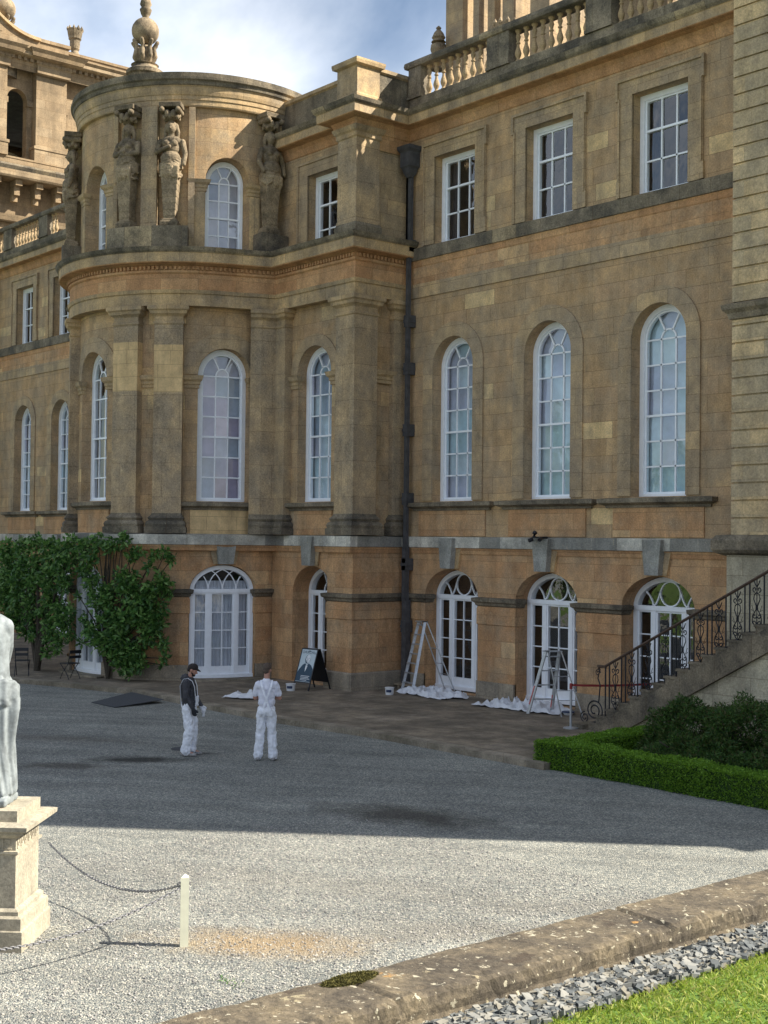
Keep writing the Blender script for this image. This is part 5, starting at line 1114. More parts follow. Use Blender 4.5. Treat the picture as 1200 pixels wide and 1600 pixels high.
def build1(b, P):          # man in profile, charcoal hooded top, white overalls, dark cap, gloves
    hip = {-1: (-.095, 0, .92), 1: (.095, 0, .92)}; knee = {-1: (-.10, .05, .50), 1: (.10, .03, .50)}; ank = {-1: (-.11, .02, .10), 1: (.11, -.04, .10)}
    sh = {-1: (-.19, -.02, 1.45), 1: (.19, -.02, 1.45)}; el = {-1: (-.24, .03, 1.18), 1: (.25, -.01, 1.18)}; wr = {-1: (-.16, .19, .97), 1: (.235, .13, .96)}
    legs(b, 0, hip, knee, ank, .06, .045, .035)
    for s in (-1, 1): b.cap(ank[s], .04, (ank[s][0], ank[s][1]+.15, .045), .035)
    b.chain([((0, 0, .93), .10), ((0, 0, 1.1), .10), ((0, -.02, 1.33), .115), ((0, -.02, 1.45), .075), ((0, .0, 1.54), .055), ((0, .025, 1.62), .052)])
    for s in (-1, 1): b.chain([((s*.1, -.02, 1.43), .05), (sh[s], .042), (el[s], .034), (wr[s], .026)])
    hand(b, wr[1], (0, .25, -1), -1, 0, (1, 0, 0)); hand(b, wr[-1], (.1, .5, -.8), 1, 0, (-1, 0, 0))
    T = head(b, (0, .055, 1.69), R_(24), 0)
    h = Blob(); h.chain([((0, 0, 1.02), .15), ((0, -.01, 1.15), .145), ((0, -.025, 1.34), .155), ((0, -.03, 1.45), .115)])
    h.ell((0, -.03, 1.40), (.20, .13, .10))
    for s in (-1, 1): h.chain([(sh[s], .070), (el[s], .056), (wr[s], .042)])
    h.chain([((-.07, -.06, 1.54), .06), ((0, -.115, 1.53), .072), ((.07, -.06, 1.54), .06)]); h.chain([((-.07, .0, 1.51), .05), ((0, .045, 1.48), .05), ((.07, 0, 1.51), .05)])
    t = Blob(); t.chain([((0, -.01, 1.02), .145), ((0, .0, .88), .145)])
    legs(t, .028, hip, knee, ank, .085, .072, .062)
    for s in (-1, 1): t.cap((ank[s][0], ank[s][1], .13), .092, (ank[s][0], ank[s][1]+.015, .10), .095)
    t.box((0, .15, 1.08), (.11, .012, .09))
    st = MB()
    for s in (-1, 1):
        pts = [(s*.06, -.15, 1.02), (s*.09, -.155, 1.2), (s*.11, -.165, 1.38), (s*.12, -.10, 1.51), (s*.12, -.01, 1.53), (s*.11, .075, 1.475), (s*.10, .118, 1.36), (s*.09, .135, 1.18)]
        ribbon3(st, pts, .035, [(0, -1, 0), (0, -1, 0), (0, -1, .3), (0, -.5, 1), (0, .2, 1), (0, 1, .6), (0, 1, .2), (0, 1, 0)])
    g1 = Blob(); hand(g1, wr[1], (0, .25, -1), -1, .006, (1, 0, 0)); g1.cap(wr[1], .04, Vector(wr[1])+Vector((0, .01, -.04)), .038)
    g2 = Blob(); hand(g2, wr[-1], (.1, .5, -.8), 1, .006, (-1, 0, 0)); g2.cap(wr[-1], .04, Vector(wr[-1])+Vector((0, .02, -.04)), .038)
    rag = Blob(); rag.ell((-.12, .26, .88), (.04, .045, .04)); rag.cap((-.12, .27, .87), .035, (-.10, .25, .77), .022)
    c = Blob(); c.ell(T(0, -.015, .045), (.088, .106, .082)); c.chain([(T(-.045, .07, .045), .014), (T(0, .15, .035), .012), (T(.045, .07, .045), .014)]); c.cap(T(0, .06, .04), .03, T(0, .13, .035), .012); c.ell(T(0, -.06, -.02), (.075, .05, .05))
    bd = Blob(); bd.ell(T(0, .055, -.095), (.045, .042, .030)); bd.cap(T(-.06, .02, -.055), .017, T(-.02, .066, -.092), .02); bd.cap(T(.06, .02, -.055), .017, T(.02, .066, -.092), .02)
    s2 = Blob()
    for s in (-1, 1): s2.chain([((ank[s][0], ank[s][1]-.05, .045), .042), ((ank[s][0], ank[s][1]+.08, .045), .05), ((ank[s][0], ank[s][1]+.19, .035), .034)])
    m = MB(); box(m, W, .268, .272, -.05, .0, 1.30, 1.315)
    return [('hooded_top', h, 'hoodie', .011, folds(.020, 17)), ('overalls', t, 'overall', .011, folds(.024, 19, 4)), ('strap', st, 'overall', 0, None), ('glove', g1, 'glove', .007, None), ('glove', g2, 'sheet', .007, None), ('rag', rag, 'sheet', .01, folds(.02, 25)), ('flat_cap', c, 'hair_dark', .009, None), ('beard', bd, 'hair_dark', .008, None), ('shoes', s2, 'shoe', .01, None)]
def build2(b, P):          # man from behind, white T-shirt, crossed braces, arms folded
    hip = {-1: (-.085, 0, .93), 1: (.085, 0, .93)}; knee = {-1: (-.115, .03, .52), 1: (.115, .02, .52)}; ank = {-1: (-.15, 0, .10), 1: (.14, -.02, .10)}
    sh = {-1: (-.165, 0, 1.47), 1: (.165, 0, 1.47)}; el = {-1: (-.22, .07, 1.20), 1: (.25, .05, 1.20)}; wr = {-1: (.03, .26, 1.22), 1: (-.02, .23, 1.27)}
    legs(b, 0, hip, knee, ank, .06, .045, .035)
    for s in (-1, 1): b.cap(ank[s], .04, (ank[s][0]+s*.03, ank[s][1]+.15, .045), .035)
    b.chain([((0, 0, .96), .09), ((0, 0, 1.14), .09), ((0, 0, 1.37), .10), ((0, 0, 1.48), .07), ((0, .0, 1.60), .056), ((.0, .02, 1.67), .055)])
    for s in (-1, 1): b.chain([((s*.08, 0, 1.45), .055), (sh[s], .045), (el[s], .046), (wr[s], .034)])
    hand(b, wr[-1], (.9, .0, .25), 1, 0, (0, 1, 0)); hand(b, wr[1], (-.9, .0, -.1), 1, 0, (0, 1, 0))
    T = head(b, (.005, .035, 1.755), R_(8), R_(-28))
    h = Blob(); h.ell((0, 0, 1.28), (.165, .13, .24)); h.chain([((0, 0, 1.07), .13), ((0, 0, 1.2), .13), ((0, 0, 1.4), .135), ((0, -.01, 1.51), .09)]); h.ell((0, 0, 1.44), (.20, .12, .11))
    h.ell((-.07, 0, 1.12), (.095, .13, .10)); h.ell((.07, 0, 1.12), (.095, .13, .10))
    for s in (-1, 1): a = Vector(sh[s]); e = Vector(el[s]); h.cap(a, .068, a.lerp(e, .7), .064)
    t = Blob(); t.ell((0, 0, .98), (.175, .145, .14)); t.ell((-.07, -.03, .93), (.095, .12, .12)); t.ell((.07, -.03, .93), (.095, .12, .12))
    legs(t, .02, hip, knee, ank, .08, .066, .066)
    for s in (-1, 1): t.cap((ank[s][0], ank[s][1], .13), .09, (ank[s][0], ank[s][1]+.01, .10), .095)
    t.box((.165, .0, .86), (.012, .05, .09))
    t.box((0, .12, 1.15), (.11, .012, .12))
    st = MB()
    for s in (-1, 1):
        pts = [(s*.05, -.145, 1.04), (s*.02, -.142, 1.14), (-s*.03, -.15, 1.28), (-s*.085, -.135, 1.43), (-s*.105, -.07, 1.53), (-s*.105, .0, 1.55), (-s*.10, .08, 1.50), (-s*.09, .135, 1.33)]
        off = .004*s
        ribbon3(st, [(x_, y-off-.02, z) for x_, y, z in pts], .036, [(0, -1, 0), (0, -1, 0), (0, -1, .1), (0, -1, .5), (0, -.5, 1), (0, .1, 1), (0, 1, .6), (0, 1, 0)])
    hr = Blob(); hr.ell(T(0, -.02, .035), (.083, .098, .09)); hr.ell(T(0, -.055, -.03), (.07, .055, .06))
    s2 = Blob()
    for s in (-1, 1): s2.chain([((ank[s][0], ank[s][1]-.06, .04), .04), ((ank[s][0]+s*.02, ank[s][1]+.08, .045), .05), ((ank[s][0]+s*.04, ank[s][1]+.19, .035), .034)])
    return [('tshirt', h, 'tee', .011, folds(.016, 17)), ('overalls', t, 'overall', .011, folds(.022, 18, 9)), ('braces', st, 'overall', 0, None), ('hair', hr, 'hair_light', .008, folds(.008, 60)), ('shoes', s2, 'shoe', .01, None)]
person((6.15, -10.95, -.12), (.72, .69), 'man in profile in a charcoal hooded top, white overalls and dark cap, looking down', None, build1)
person((7.5, -10.05, -.12), (-.80, .60), 'man seen from behind in a white T-shirt and overalls with crossed braces, arms folded', None, build2)

# ------------------------------------------------------------------ pedestal and statue
PA = R_(47.5); PC = Vector((15.3, -19.04, -.12))
pd = empty('pedestal', tuple(PC), 'square moulded stone pedestal with a key pattern frieze under the white statue', 'pedestal', rz=PA, world=False)
sq = lambda h: [(-h, -h), (h, -h), (h, h), (-h, h)]
def ped(name, prof, h=.5): x = MB(); sweep(x, W, sq(h), prof, closed=True); return x.build(name, 'pedestal', pd)
ped('base', [(0, 0), (0, .21), (-.02, .22), (-.02, .34), (-.06, .36), (-.06, .40), (-.09, .42), (-.10, .43)])
ped('die', [(-.11, .42), (-.11, 1.0)])
x = MB(); m = lambda u, d, z: (u, -.39+d, z)
for k_ in range(4):
    a = PI/2*k_; mm = lambda u, d, z, a=a: (math.cos(a)*u-math.sin(a)*(-.39+d), math.sin(a)*u+math.cos(a)*(-.39+d), z)
    for i in range(6):
        u0 = -.36+i*.12; z0 = 1.04; r_ = .008
        for pts in ([(u0+.01, z0), (u0+.105, z0)], [(u0+.01, z0), (u0+.01, z0+.09)], [(u0+.01, z0+.09), (u0+.085, z0+.09)], [(u0+.085, z0+.09), (u0+.085, z0+.03)], [(u0+.085, z0+.03), (u0+.04, z0+.03)], [(u0+.04, z0+.03), (u0+.04, z0+.06)]): ribbon(x, mm, pts, .012, -.008, .01)
x.build('key_pattern_frieze', 'pedestal', pd)
ped('frieze', [(-.11, .98), (-.08, .99), (-.08, 1.015), (-.11, 1.02), (-.11, 1.145), (-.08, 1.16)])
ped('cornice', [(-.08, 1.155), (-.02, 1.20), (-.02, 1.22), (.045, 1.245), (.05, 1.29), (-.03, 1.31), (-.30, 1.33)])
ped('top_block', [(-.10, 1.30), (-.10, 1.43), (-.5, 1.432)])
# statue, facing away to the left; only its right flank is in frame
b = Blob()
b.chain([((0, 0, .98), .22), ((.03, 0, 1.2), .20), ((.02, .0, 1.42), .195), ((0, 0, 1.68), .225), ((-.03, 0, 1.86), .13), ((-.09, .02, 2.02), .075), ((-.13, .03, 2.12), .07)])
b.ell((-.02, 0, 1.78), (.25, .15, .14)); b.ell((0, -.03, 1.6), (.215, .15, .2)); b.ell((.0, -.05, 1.06), (.26, .2, .17)); b.ell((-.14, .05, 2.2), (.105, .125, .15)); b.ell((-.14, -.05, 2.24), (.11, .12, .12))
for s in (-1, 1): b.ell((s*.1, .15, 1.62), (.085, .07, .085))
b.chain([((.17, 0, 1.77), .09), ((.14, .16, 1.56), .075), ((.10, .26, 1.40), .055), ((.0, .28, 1.36), .045)]); b.chain([((-.25, 0, 1.78), .085), ((-.36, .02, 1.5), .07), ((-.38, .2, 1.3), .055), ((-.36, .3, 1.2), .045)])
hand(b, (.0, .28, 1.36), (-1, .2, .05), 1, .008, (0, 1, 0), s=1.2); hand(b, (-.36, .3, 1.2), (0, .8, -.5), 1, .008, (-1, 0, 0), s=1.2)
me = b.mesh('statue', .014, 3)
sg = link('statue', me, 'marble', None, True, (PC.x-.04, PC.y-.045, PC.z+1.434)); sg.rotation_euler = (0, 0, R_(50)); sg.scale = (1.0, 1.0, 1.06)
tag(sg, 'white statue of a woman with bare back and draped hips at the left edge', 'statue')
b = Blob(); b.box((0, 0, .035), (.27, .27, .035))
b.chain([((0, 0, 1.1), .285), ((.0, .01, .9), .28), ((.02, .02, .6), .255), ((0, .02, .3), .265), ((0, .02, .12), .29)]); b.chain([((.1, .05, 1.0), .17), ((.12, .08, .55), .13), ((.12, .1, .15), .15)])
for i in range(7): b.chain([((.3*math.sin(a), -.24*math.cos(a), 1.18-.035*i+.05*math.sin(a*2)), .03) for a in [k*PI/8 for k in range(-8, 9)]])
for s, l in ((-1, .55), (1, .7)): b.chain([((s*.26, -.05, 1.12), .085), ((s*.27, -.06, .95), .075), ((s*.22, -.04, 1.15-l), .05)])
r = random.Random(4)
for i in range(26):
    a = i/26*2*PI; b.chain([((.24*math.sin(a), -.22*math.cos(a), 1.0), .03), ((.245*math.sin(a+.25), -.235*math.cos(a+.25)+.02, .62), .030), ((.275*math.sin(a+.55), -.275*math.cos(a+.55)+.02, .12), .036)])
me = b.mesh('drapery', .013, 1, lambda p, n: p+n*(.013*math.sin(math.atan2(p.x, -p.y)*15+p.z*6+2*math.sin(p.z*3))*(1 if .1 < p.z < 1.05 else .4)))
q = link('drapery', me, 'marble', None, True); q.parent = sg

# ------------------------------------------------------------------ post, chains
x = empty('wooden_post', (16.8, -17.56, -.12), 'short cream painted wooden post with a pointed top standing on sunlit gravel', 'post', rz=R_(60), world=False)
b = MB(); h = .043; box(b, W, -h, h, -h, h, 0, .72)
for i in range(4):
    cs = sq(h); b.face([(*cs[i], .72), (*cs[(i+1) % 4], .72), (0, 0, .755)])
b.build('shaft', 'post', x)
b = MB(); tube(b, [(-.06, 0, .66), (.06, 0, .66)], .01, 5); tube(b, [(-.06+.02*math.cos(t), .0, .64+.02*math.sin(t)) for t in [k*PI/4 for k in range(9)]], .004, 4); b.build('chain_ring', 'chain', x)
def chain(name, a, b_, sag, label):
    a, b_ = Vector(a), Vector(b_); L_ = (b_-a).length; n = int(L_/.034); mb = MB(); pts = [a.lerp(b_, i/n)-Vector((0, 0, sag*4*(i/n)*(1-i/n))) for i in range(n+1)]
    for i in range(n):
        p, q = pts[i], pts[i+1]; t = (q-p).normalized(); s = t.cross(Vector((0, 0, 1))).normalized(); v = s if i % 2 else t.cross(s)
        c = (p+q)/2; tube(mb, [c+t*.026*math.cos(g_)+v*.0125*math.sin(g_) for g_ in [k*PI/4 for k in range(9)]], .0048, 4)
    o = mb.build(name, 'chain', None, smooth=True); tag(o, label, 'chain'); return o
chain('steel_chain', (16.78, -17.57, .52), (13.75, -17.62, .42), .27, 'farther sagging chain running from the cream post behind the pedestal')
chain('steel_chain', (16.80, -17.60, .50), (16.75, -20.5, .35), .22, 'nearer sagging chain running from the cream post in front of the pedestal')

# ------------------------------------------------------------------ things on the terrace
def ladder(label, f0, f1, r0, r1, top, zt, n, paint=False, bars=2):
    f0, f1, r0, r1, top = [Vector(p) for p in (f0, f1, r0, r1, top)]
    t = empty('step_ladder', tuple((f0+f1+r0+r1)/4), label, 'ladder'); wd = (f1-f0).normalized()
    T0, T1 = top-wd*.17, top+wd*.17; dn = ((r0+r1)/2-(f0+f1)/2); dn.z = 0; dn.normalize()
    x = MB()
    for a, b in ((f0, T0), (f1, T1)):
        for k in range(1): 
            d = (b-a); s = wd*.012; q = dn*.038; P4 = lambda c: [c-s-q, c+s-q, c+s+q, c-s+q]; A, B = P4(a), P4(b)
            for i in range(4): x.face([A[i], A[(i+1) % 4], B[(i+1) % 4], B[i]])
            x.face(A); x.face(B)
    x.build('front_stile', 'alu', t) if False else None
    fr = MB(); fr.v, fr.f, fr.uv, fr.mi = x.v[:24], x.f[:6], x.uv[:6], x.mi[:6]; fr.build('stile', 'alu', t)
    fr = MB(); fr.v = x.v[24:]; fr.f = [tuple(i-24 for i in f) for f in x.f[6:]]; fr.uv = x.uv[6:]; fr.mi = x.mi[6:]; fr.build('stile', 'alu', t)
    for k in range(1, n+1):
        q = k/(n+.35); a, b = f0.lerp(T0, q), f1.lerp(T1, q); s = MB(); e = dn*.05; u = Vector((0, 0, .022))
        for z in (u, -u*.2): s.face([a-e+z, b-e+z, b+e+z, a+e+z])
        s.face([a-e-u*.2, b-e-u*.2, b-e+u, a-e+u]); s.face([a+e-u*.2, b+e-u*.2, b+e+u, a+e+u]); s.build('tread', 'alu', t)
    s = MB(); e = dn*.09
    for z in (0, .03): s.face([T0-e+Vector((0, 0, z)), T1-e+Vector((0, 0, z)), T1+e+Vector((0, 0, z)), T0+e+Vector((0, 0, z))])
    s.face([T0-e, T1-e, T1-e+Vector((0, 0, .03)), T0-e+Vector((0, 0, .03))]); s.face([T0+e, T1+e, T1+e+Vector((0, 0, .03)), T0+e+Vector((0, 0, .03))]); s.build('top_platform', 'alu', t)
    for a, b in ((r0, T0+dn*.06), (r1, T1+dn*.06)):
        s = MB(); tube(s, [a, b], .018, 5); s.build('rear_leg', 'alu', t)
    s = MB()
    for q in ([.25, .4, .62] if bars == 2 else [.25, .5]): tube(s, [r0.lerp(T0+dn*.06, q), r1.lerp(T1+dn*.06, q)], .011, 5)
    s.build('rear_brace', 'alu', t)
    if paint:
        s = MB(); 
        for a, b in ((f0.lerp(T0, .15), f0.lerp(T0, .45)), (f1.lerp(T1, .1), f1.lerp(T1, .3))): tube(s, [a-dn*.03, b-dn*.03], .022, 5)
        s.build('paint_stain', 'redpaint', t)
    return t
ladder('tall aluminium stepladder open beside the rainwater pipe', (.72, -.78, 0), (1.30, -.90, 0), (1.42, .22, .04), (1.92, .12, .04), (1.13, -.42, 1.93), 1.93, 7)
ladder('smaller stepladder with red paint marks open before the middle door', (6.12, -1.36, 0), (6.42, -.86, 0), (7.03, -1.15, 0), (7.28, -.68, 0), (6.62, -1.05, 1.52), 1.5, 4, True)
def sheet(label, cx, cy, rx, ry, ang, h, seed, grp='dust sheets on the terrace', n=70):
    mb = MB(); ca, sa = math.cos(R_(ang)), math.sin(R_(ang)); G = {}
    for i in range(n+1):
        for j in range(n+1):
            u, v = 2*i/n-1, 2*j/n-1; k = 1+.28*mn.noise(Vector((u*1.4+seed, v*1.4, 0))); px, py = u*rx*k+.08*mn.noise(Vector((u*3, v*3, seed))), v*ry*k+.06*mn.noise(Vector((u*3, v*3, seed+9)))
            f = 1-abs(2*mn.noise(Vector((px*2.6+py*1.5+seed, py*2.4, seed)))); f2 = 1-abs(2*mn.noise(Vector((px*4+py*3+seed, py*5-px, 3)))); ed = min(1, (1-max(abs(u), abs(v)))*6)
            z = .012+h*(max(0, f)**2*.75+max(0, f2)**2*.35)*(.35+.65*ed)*(1-.5*max(abs(u), abs(v))**2)
            G[i, j] = (cx+ca*px-sa*py, cy+sa*px+ca*py, z)
    for i in range(n):
        for j in range(n): mb.face([G[i, j], G[i+1, j], G[i+1, j+1], G[i, j+1]])
    o = mb.build('dust_sheet', 'sheet', None, smooth=True, merge=True); tag(o, label, 'dust sheet', grp)
sheet('small crumpled white dust sheet lying alone behind the two men', -.35, -5.05, .6, .42, 30, .2, 1)
sheet('crumpled white dust sheet under the tall stepladder by the first glazed door', 1.95, -.72, 1.05, .5, -4, .25, 5)
sheet('long crumpled white dust sheet under the smaller stepladder', 5.5, -.80, 1.3, .46, 3, .27, 12)
def bucket(label, x_, y_, r=.11, h=.2):
    t = empty('paint_bucket', (x_, y_, 0), label, 'bucket', world=False)
    b = MB(); lathe(b, (0, 0, 0), [(r*.86, 0), (r, h*.9), (r*1.08, h*.9), (r*1.08, h), (r*.95, h)], 18); b.build('tub', 'bucket', t)
    b = MB(); m = arc(0, 0, r*1.0)
    for k in range(8): a, c = r*(-.0+k*.16), r*(.0+(k+1)*.16); b.face([m(a, 0, h*.35), m(c, 0, h*.35), m(c, 0, h*.7), m(a, 0, h*.7)])
    b.build('label_band', 'bluelabel', t)
    b = MB(); tube(b, [(r*1.05*math.cos(a), -.02, h*.9+.0-r*.6*math.sin(a)*.5) for a in [k*PI/8 for k in range(9)]], .004, 4); b.build('handle', 'chain', t)
bucket('white paint bucket in front of the folding poster board', -1.15, -3.2, .13, .2)
bucket('white paint bucket on the paving between the pier and the tall stepladder', 1.12, -1.55, .12, .2)
t = empty('paint_tray', (6.85, -.72, 0), 'shallow white tub with a dark rim at the foot of the smaller stepladder', 'tub', world=False); b = MB(); lathe(b, (0, 0, 0), [(.10, 0), (.14, .06), (.15, .06)], 16); b.build('tub', 'bucket', t); b = MB(); lathe(b, (0, 0, .055), [(.13, 0), (.155, .005), (.155, .03), (.13, .035)], 16); b.build('rim', 'bluelabel', t)
t = MB(); box(t, W, -.05, 1.0, -.42, -.2, .10, .15); box(t, W, .1, .16, -.4, -.22, 0, .1); box(t, W, .85, .91, -.4, -.22, 0, .1); o = t.build('plank', 'wood', None); tag(o, 'low grey wooden plank on blocks behind the tall stepladder', 'plank')

# folding poster board
t = empty('poster_board', (-1.35, -2.2, 0), 'black folding board with a portrait poster standing by the white door', 'sign')
fl, fr_ = Vector((-1.42, -2.93, 0)), Vector((-.76, -2.86, 0)); bk_ = Vector((.34, .62, 0)); wd = (fr_-fl); Lw = wd.length; wd.normalize(); dp_ = Vector((-wd.y, wd.x, 0)); HT = 1.13
Tf = lambda u, v, o=0.0: fl+wd*u+dp_*(.36*v)+Vector((0, 0, HT*v))+(Vector((wd.y, -wd.x, 0))*.95+Vector((0, 0, .28)))*o
Tb = lambda u, v, o=0.0: fl+wd*u+dp_*(.80-.40*v)+Vector((0, 0, HT*v))+(dp_*.95+Vector((0, 0, .28)))*o
def slab(mb, T, u0, u1, v0, v1, o0, o1):
    A = [T(u0, v0, o0), T(u1, v0, o0), T(u1, v1, o0), T(u0, v1, o0)]; B = [T(u0, v0, o1), T(u1, v0, o1), T(u1, v1, o1), T(u0, v1, o1)]
    mb.face(A); mb.face(B)
    for i in range(4): mb.face([A[i], A[(i+1) % 4], B[(i+1) % 4], B[i]])
for T_, nm in ((Tf, 'front_panel'), (Tb, 'rear_panel')):
    x = MB(); slab(x, T_, 0, Lw, .17, 1, 0, .02); x.build(nm, 'black', t)
    for u0 in (0, Lw-.035): x = MB(); slab(x, T_, u0, u0+.035, 0, 1, 0, .028); x.build('leg', 'black', t)
x = MB(); slab(x, Tf, .035, Lw-.035, .20, .97, .021, .023); po = x.build('poster', 'poster_bg', t)
def shp(name, pts, mat, o=.026):
    x = MB(); x.face([Tf(u*Lw, v, o) for u, v in pts]); return x.build(name, mat, po)
el = lambda cu, cv, ru, rv, n=20: [(cu+ru*math.cos(2*PI*k/n), cv+rv*math.sin(2*PI*k/n)) for k in range(n)]
shp('coat', [(.045, .21), (.955, .21), (.955, .36), (.93, .52), (.80, .60), (.64, .64), (.5, .60), (.42, .64), (.28, .60), (.10, .47), (.045, .40)], 'poster_ink')
shp('head_shadow', el(.52, .74, .155, .105), 'poster_ink', .0265); shp('face', el(.535, .752, .13, .092), 'poster_white', .027)
shp('jaw', el(.50, .675, .10, .035), 'poster_ink', .0275); shp('cheek', el(.56, .69, .09, .035), 'poster_white', .028)
for cu in (.47, .58): shp('eye', el(cu, .765, .022, .007, 10), 'poster_ink', .0285)
shp('nose', [(.505, .765), (.535, .72), (.505, .715)], 'poster_ink', .0285); shp('mouth', el(.52, .695, .04, .005, 10), 'poster_ink', .0288)
shp('shirt', [(.47, .62), (.60, .62), (.56, .52), (.50, .43), (.47, .52)], 'poster_white', .028); shp('bow_tie', [(.44, .615), (.52, .60), (.60, .615), (.60, .585), (.52, .597), (.44, .585)], 'poster_ink', .029)
for i, (a, b_) in enumerate(((.32, .85), (.32, .80), (.32, .88), (.32, .72))): shp('text_line', [(a, .345-.033*i), (b_, .345-.033*i), (b_, .333-.033*i), (a, .333-.033*i)], 'poster_white', .0275)
tx = bpy.data.curves.new('lettering', 'FONT'); tx.body = 'CHURCHILL'; tx.size = .105; tx.align_x = 'CENTER'; tx.extrude = .0005; to = bpy.data.objects.new('t', tx); COL.objects.link(to)
dg = bpy.context.evaluated_depsgraph_get(); me = bpy.data.meshes.new_from_object(to.evaluated_get(dg)); bpy.data.objects.remove(to)
for v in me.vertices: v.co = Tf(Lw*.52+v.co.x, .875+v.co.y/1.18, .0265)
link('lettering', me, 'poster_ink', po)
shp('crest', [(.47, .935), (.50, .955), (.53, .94), (.56, .955), (.585, .935), (.53, .925)], 'poster_ink', .0265)

# queue barrier
t = empty('barrier_post', (8.50, -2.45, 0), 'slim black and steel barrier post with a red belt at the foot of the stairs', 'barrier', world=False)
b = MB(); lathe(b, (0, 0, 0), [(.17, 0), (.17, .02), (.05, .04)], 20); b.build('base', 'alu', t)
b = MB(); lathe(b, (0, 0, .03), [(.028, 0), (.028, .86)], 10); b.build('pole', 'alu', t); b = MB(); lathe(b, (0, 0, .88), [(.034, 0), (.034, .12), (.02, .13)], 10); b.build('belt_head', 'red', t)
b = MB(); A = (0, 0, .97); B = (1.15, 2.35, 1.02); 
for k in range(8):
    q0, q1 = k/8, (k+1)/8; P0 = Vector(A).lerp(Vector(B), q0); P1 = Vector(A).lerp(Vector(B), q1); P0.z -= .10*4*q0*(1-q0)*.5; P1.z -= .10*4*q1*(1-q1)*.5
    b.face([P0-Vector((0, 0, .025)), P1-Vector((0, 0, .025)), P1+Vector((0, 0, .025)), P0+Vector((0, 0, .025))])
b.build('belt', 'red', t)

# folding chairs, mat, drain, weeds
def fchair(label, loc, rz):
    t = empty('folding_chair', loc, label, 'chair', rz=rz, world=False, group='small dark folding chairs under the left shrub')
    for s in (-1, 1):
        b = MB(); tube(b, [(s*.2, -.24, 0), (s*.2, -.1, .2), (s*.2, .2, .46)], .013, 5); b.build('leg', 'black', t)
        b = MB(); tube(b, [(s*.18, .22, 0), (s*.18, .08, .22), (s*.18, -.16, .46), (s*.18, -.24, .86)], .013, 5); b.build('leg', 'black', t)
    b = MB(); box(b, W, -.21, .21, -.2, .2, .45, .475); b.build('seat', 'black', t)
    b = MB(); box(b, W, -.2, .2, -.26, -.24, .62, .70); box(b, W, -.2, .2, -.27, -.25, .76, .86); b.build('backrest', 'black', t)
fchair('small dark folding chair under the left shrub, the one nearer the white door', (-7.3, -6.75, 0), R_(100)); fchair('small dark folding chair half hidden by the statue at the far left', (-8.9, -7.5, 0), R_(60))
t = MB()
A = [(-2.6, -8.5, -.10), (-1.35, -8.5, -.10), (-1.5, -7.0, -.02), (-3.45, -6.85, -.02)]
top_ = A; bot_ = [(a[0], a[1], a[2]-.012) for a in A]; t.face(top_); t.face(bot_)
for i in range(4): t.face([bot_[i], bot_[(i+1) % 4], top_[(i+1) % 4], top_[i]])
o = t.build('rubber_ramp', 'mat', None); tag(o, 'flat black rubber ramp laid from the gravel up to the paving edge', 'ramp')
b = MB(); lathe(b, (5.35, -10.6, -.119), [(.0, 0), (.24, 0), (.24, .008), (0.01, .008)], 20); o = b.build('drain_cover', 'mat', None); tag(o, 'small round dark drain cover in the gravel between the two men', 'drain cover')
def weedfn(r, n): P = np.array([18.05, -17.85, -.11])+r.normal(size=(n, 3))*np.array([.09, .04, .012]); return P, np.tile([0, 0, 1.0], (n, 1))
o = leaves('weed', weedfn, 60, .03, 'magnolia', None, 5); tag(o, 'tiny green weed growing out of the sunlit gravel', 'weed')

# ------------------------------------------------------------------ foreground: parapet, chippings, lawn
ZT, ZB, XF, XN = 2.62, 2.50, 25.30, 25.62
def solve_x(x25, x285, z): return x25+(x285-x25)*(z-2.5)/.35
XF = solve_x(24.98, 25.84, ZT); XN = solve_x(25.34, 26.13, ZT); ZL = 2.50
mb = MB(); n = 240; y0, y1 = -26.5, -15.5; pr = [(XF, 1.2), (XF, ZT-.03), (XF+.02, ZT)]+[(XF+.02+(XN-XF-.05)*i/12, ZT) for i in range(1, 13)]+[(XN-.02, ZT-.001), (XN, ZT-.012), (XN+.004, ZT-.05), (XN-.004, ZT-.08), (XN+.006, ZT-.11), (XN, ZL-.1)]
G = []
for j in range(n*2+1):
    y = y0+(y1-y0)*j/(n*2); row = []
    jn = min(abs((y-y0) % 1.45), 1.45-abs((y-y0) % 1.45)); jd = -.018*max(0, 1-jn/.012)
    for i, (x_, z) in enumerate(pr):
        p = Vector((x_, y, z)); k = mn.noise(p*5)*.006+mn.noise(p*25)*.004+mn.noise(p*60)*.003; e = 1.8 if 12 < i < 18 else .8
        row.append((x_+(k*e if i > 12 else k*.3), y, z+(k*e if z > ZT-.1 else 0)+(jd if z > ZT-.1 else 0)))
    G.append(row)
for j in range(n*2):
    for i in range(len(pr)-1): mb.face([G[j][i], G[j+1][i], G[j+1][i+1], G[j][i+1]])
o = mb.build('parapet_wall', 'parapet', None, smooth=False, merge=True); tag(o, 'low lichen spotted stone parapet running diagonally across the foreground', 'wall')
gx0, gx1 = XN-.005, solve_x(25.81, 26.495, ZL)-.03
g = MB(); g.face([(gx0-.02, -26.5, ZL-.012), (gx1+.1, -26.5, ZL-.012), (gx1+.1, -15, ZL-.012), (gx0-.02, -15, ZL-.012)]); structure('gravel_bed', g, 'soil')
g = MB(); g.face([(gx1+.0, -60, ZL-.004), (80, -60, ZL-.004), (80, 0, ZL-.004), (gx1, 0, ZL-.004)]); structure('lawn_ground', g, 'turf')
g = MB(); g.face([(gx1+.0, -26.5, ZL-.004), (gx1, -26.5, -.2), (gx1, -.4, -.2), (gx1, -.4, ZL-.004)]); structure('terrace_bank', g, 'soil')
r = np.random.RandomState(7); n = 15000
